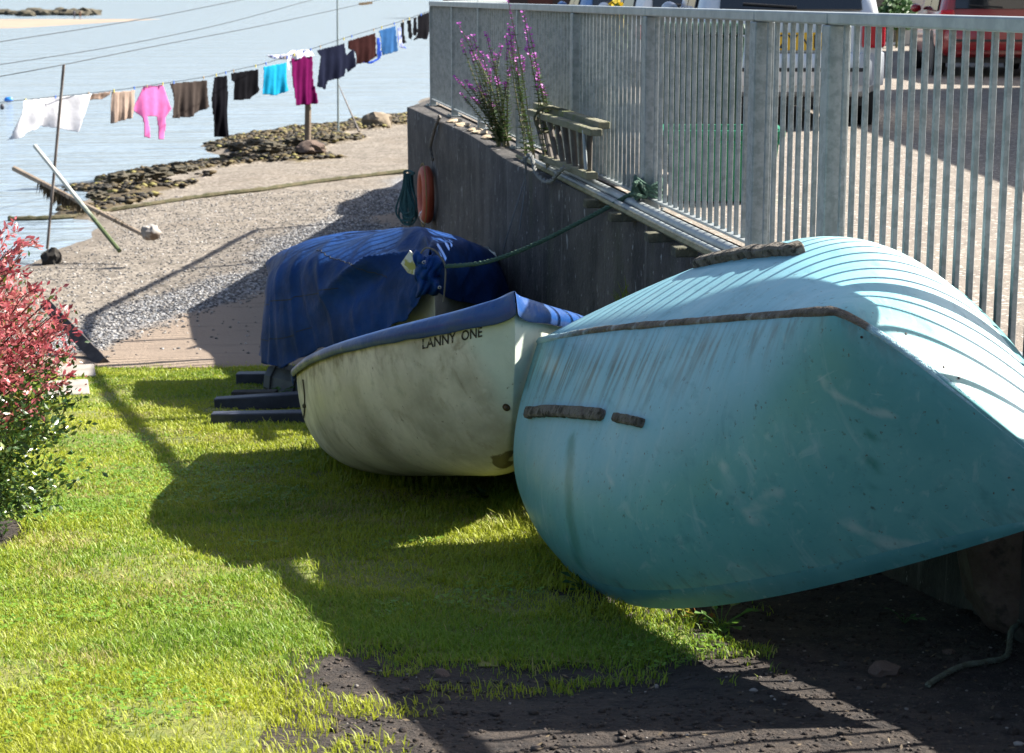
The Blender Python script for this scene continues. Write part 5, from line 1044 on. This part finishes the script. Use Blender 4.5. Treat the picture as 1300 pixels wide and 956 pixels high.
# shore and boathouse beyond the quay
P = []
for y in np.linspace(57, 90, 18):
    P.append([(x, y, SEA-.3+.75*(1-math.exp(-max(0, min((x+4.1+.4*math.sin(y*.6))/2.2, (y-59)/2.))))) for x in np.linspace(-5, 30, 36)])
struct(build('far_shore', MB().grid(np.array(P)), beach_m, o=(0, 0, 0), smooth=True))
rb = M('red_brown_boards', (.055, .016, .013), (.085, .026, .02), scale=3, rough=.85, stretch=(6, 6, .3))
bh = thing('boathouse', 'low dark red-brown boarded boathouse on the shore beyond the railing', 'building', (2, 300, -1.2)); build('wall', MB().box((2, 305, 1.2), (26, 10, 5)), rb, bh)
build('roof', MB().add([(-11.6, 299.2, 3.71), (15.6, 299.2, 3.71), (15.6, 310.8, 3.71), (-11.6, 310.8, 3.71), (-11.6, 305, 7.2), (15.6, 305, 7.2)], [(0, 1, 5, 4), (2, 3, 4, 5), (0, 4, 3), (1, 2, 5), (3, 2, 1, 0)]), M('dark_slate', (.07, .035, .03), (.1, .05, .045), scale=2, rough=.8), bh)
for x in (-6, 1, 8): build('door', MB().box((x, 299.97, .5), (3, .1, 3.4)), M('black_door', (.02, .012, .012), rough=.7), bh)
P = []
for y in np.linspace(270, 360, 14): P.append([(x, y, SEA-.4+1.0*(1-math.exp(-max(0, min((x+15)/3., (y-272)/4.))))) for x in np.linspace(-18, 150, 60)])
struct(build('headland', MB().grid(np.array(P)), sand_m, o=(0, 0, 0), smooth=True))
# ================================================================== ON THE QUAY
gr_m = M('green_plastic', (.006, .16, .07), (.01, .19, .085), scale=5, rough=.42); dg_m = M('dark_green_bin', (.010, .038, .022), (.014, .05, .03), scale=5, rough=.45)
def taperbox(c, w0, d0, w1, d1, z0, z1, rz=0):
    m = Matrix.Rotation(rz, 3, 'Z'); V = [m @ Vector((sx*w, sy*d, 0))+Vector((c[0], c[1], z)) for z, w, d in ((z0, w0/2, d0/2), (z1, w1/2, d1/2)) for sx, sy in ((-1, -1), (1, -1), (1, 1), (-1, 1))]
    return MB().add(V, [(3, 2, 1, 0), (0, 1, 5, 4), (1, 2, 6, 5), (2, 3, 7, 6), (3, 0, 4, 7), (4, 5, 6, 7)])
c = (1.27, 11.25); bx_ = thing('recycling_tub', 'bright green plastic recycling tub with a thick rim behind the railing', 'tub', (c[0], c[1], QZ)); rz = -.06
mb = taperbox(c, .58, .42, .66, .50, QZ+.006, QZ+.40, rz); mb.f.pop(); build('body', mb, gr_m, bx_, bevel=.01, solid=.006)
for z_, w_, d_, h_ in ((QZ+.415, .72, .56, .035), (QZ+.36, .69, .53, .02)):
    mb = MB(); m = Matrix.Rotation(rz, 3, 'Z')
    for sx, sy, lx, ly in ((0, -1, w_, .03), (0, 1, w_, .03), (-1, 0, .03, d_-.06), (1, 0, .03, d_-.06)):
        p = m @ Vector((sx*(w_-.03)/2, sy*(d_-.03)/2, 0)); mb.box((c[0]+p.x, c[1]+p.y, z_), (lx, ly, h_), rz=rz)
    build('rim', mb, gr_m, bx_, bevel=.005)
c = (1.24, 12.55); bn = thing('wheelie_bin', 'tall dark green wheelie bin standing behind the green tub', 'bin', (c[0], c[1], QZ))
build('body', taperbox(c, .46, .5, .56, .66, QZ+.06, QZ+.96), dg_m, bn, bevel=.02); mb = taperbox((c[0], c[1]-.01), .62, .74, .56, .66, QZ+.965, QZ+1.04); build('lid', mb, dg_m, bn, bevel=.02)
for s in (-1, 1): w_ = build('wheel', MB().lathe((c[0]+s*.25, c[1]+.24, QZ+.105), (1, 0, 0), [(.0, -.025), (.09, -.025), (.1, -.015), (.1, .015), (.09, .025), (0, .025)], 18), M('black_rubber', (.015, .015, .015), rough=.8), bn, smooth=True)
build('handle', MB().tube([(c[0]-.24, c[1]+.40, QZ+.98), (c[0]+.24, c[1]+.40, QZ+.98)], .016, 8), dg_m, bn)
# yellow flowers
fb = M('yellow_flower', (.62, .42, .01), (.75, .55, .03), scale=20, rough=.6, trans=.3); yb = atY(782, 10, 22.0); t = thing('yellow_shrub', 'small yellow flowering shrub just showing above the railing', 'shrub', (yb[0], yb[1], QZ))
fm, lm, sm = MB(), MB(), MB()
for k in range(620):
    a = random.uniform(0, 6.28); el = random.uniform(0, 1.57); r_ = random.uniform(.5, 1); p = Vector((yb[0]+.17*r_*math.cos(a)*math.cos(el), yb[1]+.17*r_*math.sin(a)*math.cos(el), QZ+.62+.56*r_*math.sin(el))); d = Vector((random.gauss(0, 1), random.gauss(0, 1), random.gauss(.3, 1))).normalized()
    (fm if (k % 2 and p.z > QZ+.75) else lm).quad(p, d*.028, d.orthogonal()*.022)
sm.tube([(yb[0], yb[1], QZ), (yb[0], yb[1], QZ+.9)], .02, 6); build('flowers', fm, fb, t); build('foliage', lm, weed_m, t); build('stem', sm, stem_m, t)
# ------------------------------------------------------------------ cars
tyre_m = M('tyre_rubber', (.012, .012, .013), (.02, .02, .02), scale=20, rough=.85); rim_m = M('alloy_rim', (.45, .45, .46), rough=.35, metal=.8); glass_m = M('car_glass', (.012, .016, .02), rough=.05, spec=.8); blk_m = M('black_trim', (.02, .02, .022), rough=.55)
redl = M('red_lamp', (.45, .008, .02), rough=.15, spec=.7); clr = M('clear_lamp', (.6, .55, .52), rough=.12, spec=.7); plate_m = M('yellow_plate', (.70, .42, .02), rough=.4)
def car(name, label, x, y, yaw, paint, L_=4.3, Wd=1.76, H=1.62, plate='', group=None, belt=.98, tail=None, lampz=(.74, .96)):
    """rear at local y=0, nose at +y; closed hatchback body as a loft of cross sections"""
    root = thing(name, label, 'car', (x, y, QZ+.004), group); Mz = Matrix.Rotation(yaw, 3, 'Z'); T = lambda p: Mz @ Vector(p)+Vector((x, y, QZ+.004))
    def mk(nm, mb, mat, parent=None, **k): mb.v = [tuple(T(v)) for v in mb.v]; return build(nm, mb, mat, parent or root, **k)
    w = Wd/2
    st = [(0.0, .34, belt-.05, H*.60, .93), (.05, .30, belt, H*.80, .97), (.22, .28, belt+.01, H*.965, 1), (.7, .26, belt, H, 1), (1.6, .24, belt-.01, H*1.0, 1), (2.3, .24, belt-.02, H*.965, 1), (2.75, .24, belt-.03, H*.80, 1), (3.2, .24, belt-.05, belt+.02, 1), (3.8, .26, belt-.14, belt-.08, .97), (L_-.08, .30, belt-.30, belt-.26, .9), (L_, .36, belt-.40, belt-.38, .84)]
    G = []
    for (yy, zb, zs, zt, k) in st:
        ww = w*k; tw_ = ww*(.80 if zt > zs+.12 else .93); r_ = []
        half = [(0, zb), (ww*.8, zb), (ww*.96, zb+.07), (ww, zb+.22), (ww*1.0, (zb+zs)/2+.08), (ww*.985, zs-.03), (ww*.955, zs), (ww*.955-(ww*.955-tw_)*.6, zs+(zt-zs)*.62), (tw_, zt-(zt-zs)*.10), (tw_*.9, zt-.005), (tw_*.5, zt+.01), (0, zt+.015)]
        r_ = [(a, yy, b) for a, b in half]+[(-a, yy, b) for a, b in half[::-1][1:]]
        G.append(r_)
    mb = MB().grid(np.array(G)); n = len(G[0]); mb.f += [tuple(range(n-1, -1, -1)), tuple(range((len(G)-1)*n, len(G)*n))]
    mk('body', mb, paint, smooth=True, ang=35)
    zt = H*.93; zb_ = belt+.06
    rw = [(-w*.74, .015, zb_), (w*.74, .015, zb_), (w*.70, .17, zt), (-w*.70, .17, zt)]
    mb = MB(); mb.add([(a, b-.055, c) for a, b, c in rw]+[(a, b-.03, c) for a, b, c in rw], [(0, 1, 2, 3), (0, 4, 5, 1), (1, 5, 6, 2), (2, 6, 7, 3), (3, 7, 4, 0)]); g_ = mk('rear_window', mb, glass_m, bevel=.01)
    mk('wiper', MB().tube([(w*.05, -.05, zb_+.01), (w*.05, -.055, zb_+.03), (-w*.5, -.045, zb_+.06)], .009, 5), blk_m, g_)
    for s in (-1, 1):
        for (ya, yb_) in ((.38, 1.22), (1.32, 2.12)):
            mb = MB(); mb.add([(s*(w*.965), ya, belt+.04), (s*(w*.965), yb_+.1, belt+.03), (s*(w*.845), yb_-.05, H*.92), (s*(w*.845), ya+.12, H*.92)], [(0, 1, 2, 3)]); mk('side_window', mb, glass_m, solid=.012)
        mk('mirror', MB().blob((s*(w+.08), 2.35, belt+.06), (.09, .05, .07), 1, .1, sub=2), paint, smooth=True)
        z0, z1 = lampz; mb = MB(); mb.box((s*(w*.86), .0, (z0+z1)/2), (w*.24, .14, z1-z0)); mk('tail_light', mb, redl, bevel=.03)
        for yy in (.80, L_-.85):
            wl_ = mk('wheel', MB().lathe((s*(w-.10), yy, .31), (1, 0, 0), [(.19, -.1), (.28, -.105), (.31, -.08), (.31, .08), (.28, .105), (.19, .1)], 26), tyre_m, smooth=True)
            mk('rim', MB().lathe((s*(w-.10), yy, .31), (1, 0, 0), [(.0, s*.07), (.06, s*.085), (.17, s*.06), (.195, s*.095), (.195, -.02)], 20), rim_m, wl_, smooth=True)
            mk('wheel_arch', MB().lathe((s*(w*.93), yy, .33), (1, 0, 0), [(0, s*.064), (.37, s*.064), (.37, -.05*s)], 24), blk_m, smooth=True)
    mb = MB(); pr = []
    for a in np.linspace(-1, 1, 15):
        yy = -.13+.20*abs(a)**4; xx = a*w*1.0; pr.append([(xx, yy+.12, .70), (xx, yy+.015, .69), (xx, yy, .63), (xx, yy, .46), (xx, yy+.02, .40), (xx, yy+.12, .39)])
    bp_ = mk('bumper', MB().grid(np.array(pr)), paint, smooth=True, ang=40); mk('bumper_strip', MB().box((0, -.132, .545), (w*1.5, .014, .035)), blk_m, bp_, bevel=.004)
    mk('underbody', MB().box((0, L_/2, .26), (w*1.75, L_*.9, .12)), blk_m)
    if plate:
        pz = .80 if tail is None else tail; p_ = mk('number_plate', MB().box((0, -.075, pz), (.60, .016, .16)), plate_m, bevel=.004)
        tv, tf_ = text_mesh(plate, .1); a = np.array(tv); a[:, 0] -= (a[:, 0].min()+a[:, 0].max())/2; sx = .55/(a[:, 0].max()-a[:, 0].min()); sz = .125/a[:, 1].max()
        mk('lettering', MB().add([(v[0]*sx, -.0858, pz-.0625+v[1]*sz) for v in a], tf_), blk_m, p_)
    return root
silver = M('silver_paint', (.55, .58, .62), rough=.28, metal=.35, coat=.5); redp = M('red_paint', (.22, .006, .012), rough=.3, coat=.6); whitep = M('white_paint', (.7, .72, .74), rough=.3, coat=.4); bluep = M('light_blue_paint', (.10, .20, .42), rough=.3, coat=.4)
car('car', 'silver hatchback with a yellow plate parked close behind the railing', 2.55, 17.2, -.02, silver, plate='S52YNE', tail=.80, belt=1.02, H=1.66)
car('car', 'dark red hatchback with a yellow plate parked farther back at the right', 7.3, 28.2, -.10, redp, plate='SF05KXE', tail=.62, belt=.95, H=1.7, lampz=(.85, 1.0))
car('car', 'white car showing only its roof beyond the silver hatchback', 2.55, 25.6, .1, whitep, plate='', H=1.55, lampz=(.62, .82))
car('car', 'light blue car showing only its roof left of the white one', 1.95, 30.5, .05, bluep, plate='', H=1.5, lampz=(.6, .8))
# chrome knobs/reflectors on the red car's hatch are its rear lamps
# ------------------------------------------------------------------ houses
wallm = M('cream_render', (.52, .48, .42), (.60, .56, .50), scale=.8, rough=.9); slate = M('grey_slate', (.06, .065, .075), (.10, .10, .11), scale=3, rough=.7); dk = M('dark_window', (.02, .025, .03), rough=.1, spec=.7); tr = M('white_frame', (.7, .7, .68), rough=.5)
def house(name, label, x0, x1, y0, y1, h, wins, face='front'):
    t = thing(name, label, 'house', ((x0+x1)/2, y0, QZ)); build('wall', MB().box(((x0+x1)/2, (y0+y1)/2, QZ+h/2-.05), (x1-x0, y1-y0, h+.1)), wallm, t)
    e = .25; ym = (y0+y1)/2; mb = MB(); hh = h+QZ; rh_ = 1.7
    mb.add([(x0-e, y0-e, hh+.004), (x1+e, y0-e, hh+.004), (x1+e, y1+e, hh+.004), (x0-e, y1+e, hh+.004), (x0-e, ym, hh+rh_), (x1+e, ym, hh+rh_)], [(0, 1, 5, 4), (2, 3, 4, 5), (0, 4, 3), (1, 2, 5), (3, 2, 1, 0)]) if face == 'front' else mb.add([(x0-e, y0-e, hh+.004), (x1+e, y0-e, hh+.004), (x1+e, y1+e, hh+.004), (x0-e, y1+e, hh+.004), ((x0+x1)/2, y0-e, hh+rh_), ((x0+x1)/2, y1+e, hh+rh_)], [(0, 4, 5, 3), (1, 2, 5, 4), (0, 1, 4), (2, 3, 5), (3, 2, 1, 0)])
    build('roof', mb, slate, t)
    for (nm, a, z0, w_, h_) in wins:
        if face == 'front': cc = (a, y0-.02, QZ+z0+h_/2); dm = (w_, .06, h_); d2 = (w_-.12, .07, h_-.12)
        else: cc = (x0-.02, a, QZ+z0+h_/2); dm = (.06, w_, h_); d2 = (.07, w_-.12, h_-.12)
        f_ = build(nm, MB().box(cc, dm), tr, t); build('pane' if nm == 'window' else 'panel', MB().box(cc, d2), dk, f_)
house('house', 'cream rendered house far back between the parked cars', 7.8, 16, 47, 53, 3.2, [('door', 9.3, 0, .9, 2.0), ('window', 11.2, .9, 1.1, 1.1), ('window', 14.0, .9, 1.1, 1.1)])
house('house', 'low cream house beside the quay casting shade over the tarmac', 7.35, 13, 13.2, 25.3, 3.5, [('window', 17.5, .9, 1.2, 1.1), ('door', 20, 0, .9, 2.0), ('window', 23.5, .9, 1.2, 1.1)], face='side')
house('house', 'unseen cream house added beyond the dark red car to shade it', 9.4, 15, 27.5, 42, 3.1, [('window', 31, .9, 1.2, 1.1), ('door', 35, 0, .9, 2.0)], face='side')  # hidden house, added to throw shade on the red car and ground
fb_ = atY(1140, 8, 44); t = thing('green_shrub', 'green shrub against the far cream house', 'shrub', (fb_[0], fb_[1], QZ)); lm = MB(); sm = MB().tube([(fb_[0], fb_[1], QZ), (fb_[0], fb_[1], QZ+.8)], .03, 6)
for k in range(900):
    a = random.uniform(0, 6.28); el = random.uniform(-.5, 1.57); r_ = random.uniform(.5, 1); p = Vector((fb_[0]+.55*r_*math.cos(a)*math.cos(el), fb_[1]+.55*r_*math.sin(a)*math.cos(el), QZ+.65+.55*r_*math.sin(el))); d = Vector((random.gauss(0, 1), random.gauss(0, 1), random.gauss(0, 1))).normalized(); lm.quad(p, d*.05, d.orthogonal()*.035)
build('foliage', lm, weed_d, t); build('stem', sm, stem_m, t)
# ================================================================== LIGHT, SKY, CAMERA
AZ, EL = R(71), R(40.5)
w = bpy.data.worlds.new('World'); S.world = w; w.use_nodes = True; nt = w.node_tree; bg = nt.nodes['Background']
sky = nt.nodes.new('ShaderNodeTexSky'); sky.sky_type = 'NISHITA'; sky.sun_disc = False; sky.sun_elevation = EL; sky.sun_rotation = AZ; sky.air_density = 1.0; sky.dust_density = 2.6; sky.ozone_density = 1.2
nt.links.new(sky.outputs[0], bg.inputs[0]); bg.inputs[1].default_value = .06
sl_ = bpy.data.lights.new('sun', 'SUN'); sl_.energy = 5.0; sl_.angle = R(.53); sl_.color = (1, .95, .86); so = bpy.data.objects.new('sun', sl_); COL.objects.link(so)
sv = Vector((math.sin(AZ)*math.cos(EL), math.cos(AZ)*math.cos(EL), math.sin(EL))); so.rotation_euler = sv.to_track_quat('Z', 'Y').to_euler(); so.location = (12, 8, 9)
cam = bpy.data.cameras.new('camera'); co = bpy.data.objects.new('camera', cam); COL.objects.link(co); S.camera = co
co.location = (0, 0, EYE); co.rotation_euler = (math.pi/2-PIT, 0, 0); cam.sensor_width = 36; cam.lens = F/1300*36; cam.shift_y = -(478-CY)/1300; cam.clip_end = 20000; cam.clip_start = .1
cam.dof.use_dof = True; cam.dof.focus_distance = 7.0; cam.dof.aperture_fstop = 9
S.view_settings.view_transform = 'Standard'; S.view_settings.look = 'None'; S.view_settings.exposure = 1.85; S.view_settings.gamma = 1
try: S.view_settings.use_curve_mapping = False
except Exception: pass
S.cycles.max_bounces = 6; S.cycles.use_denoising = True
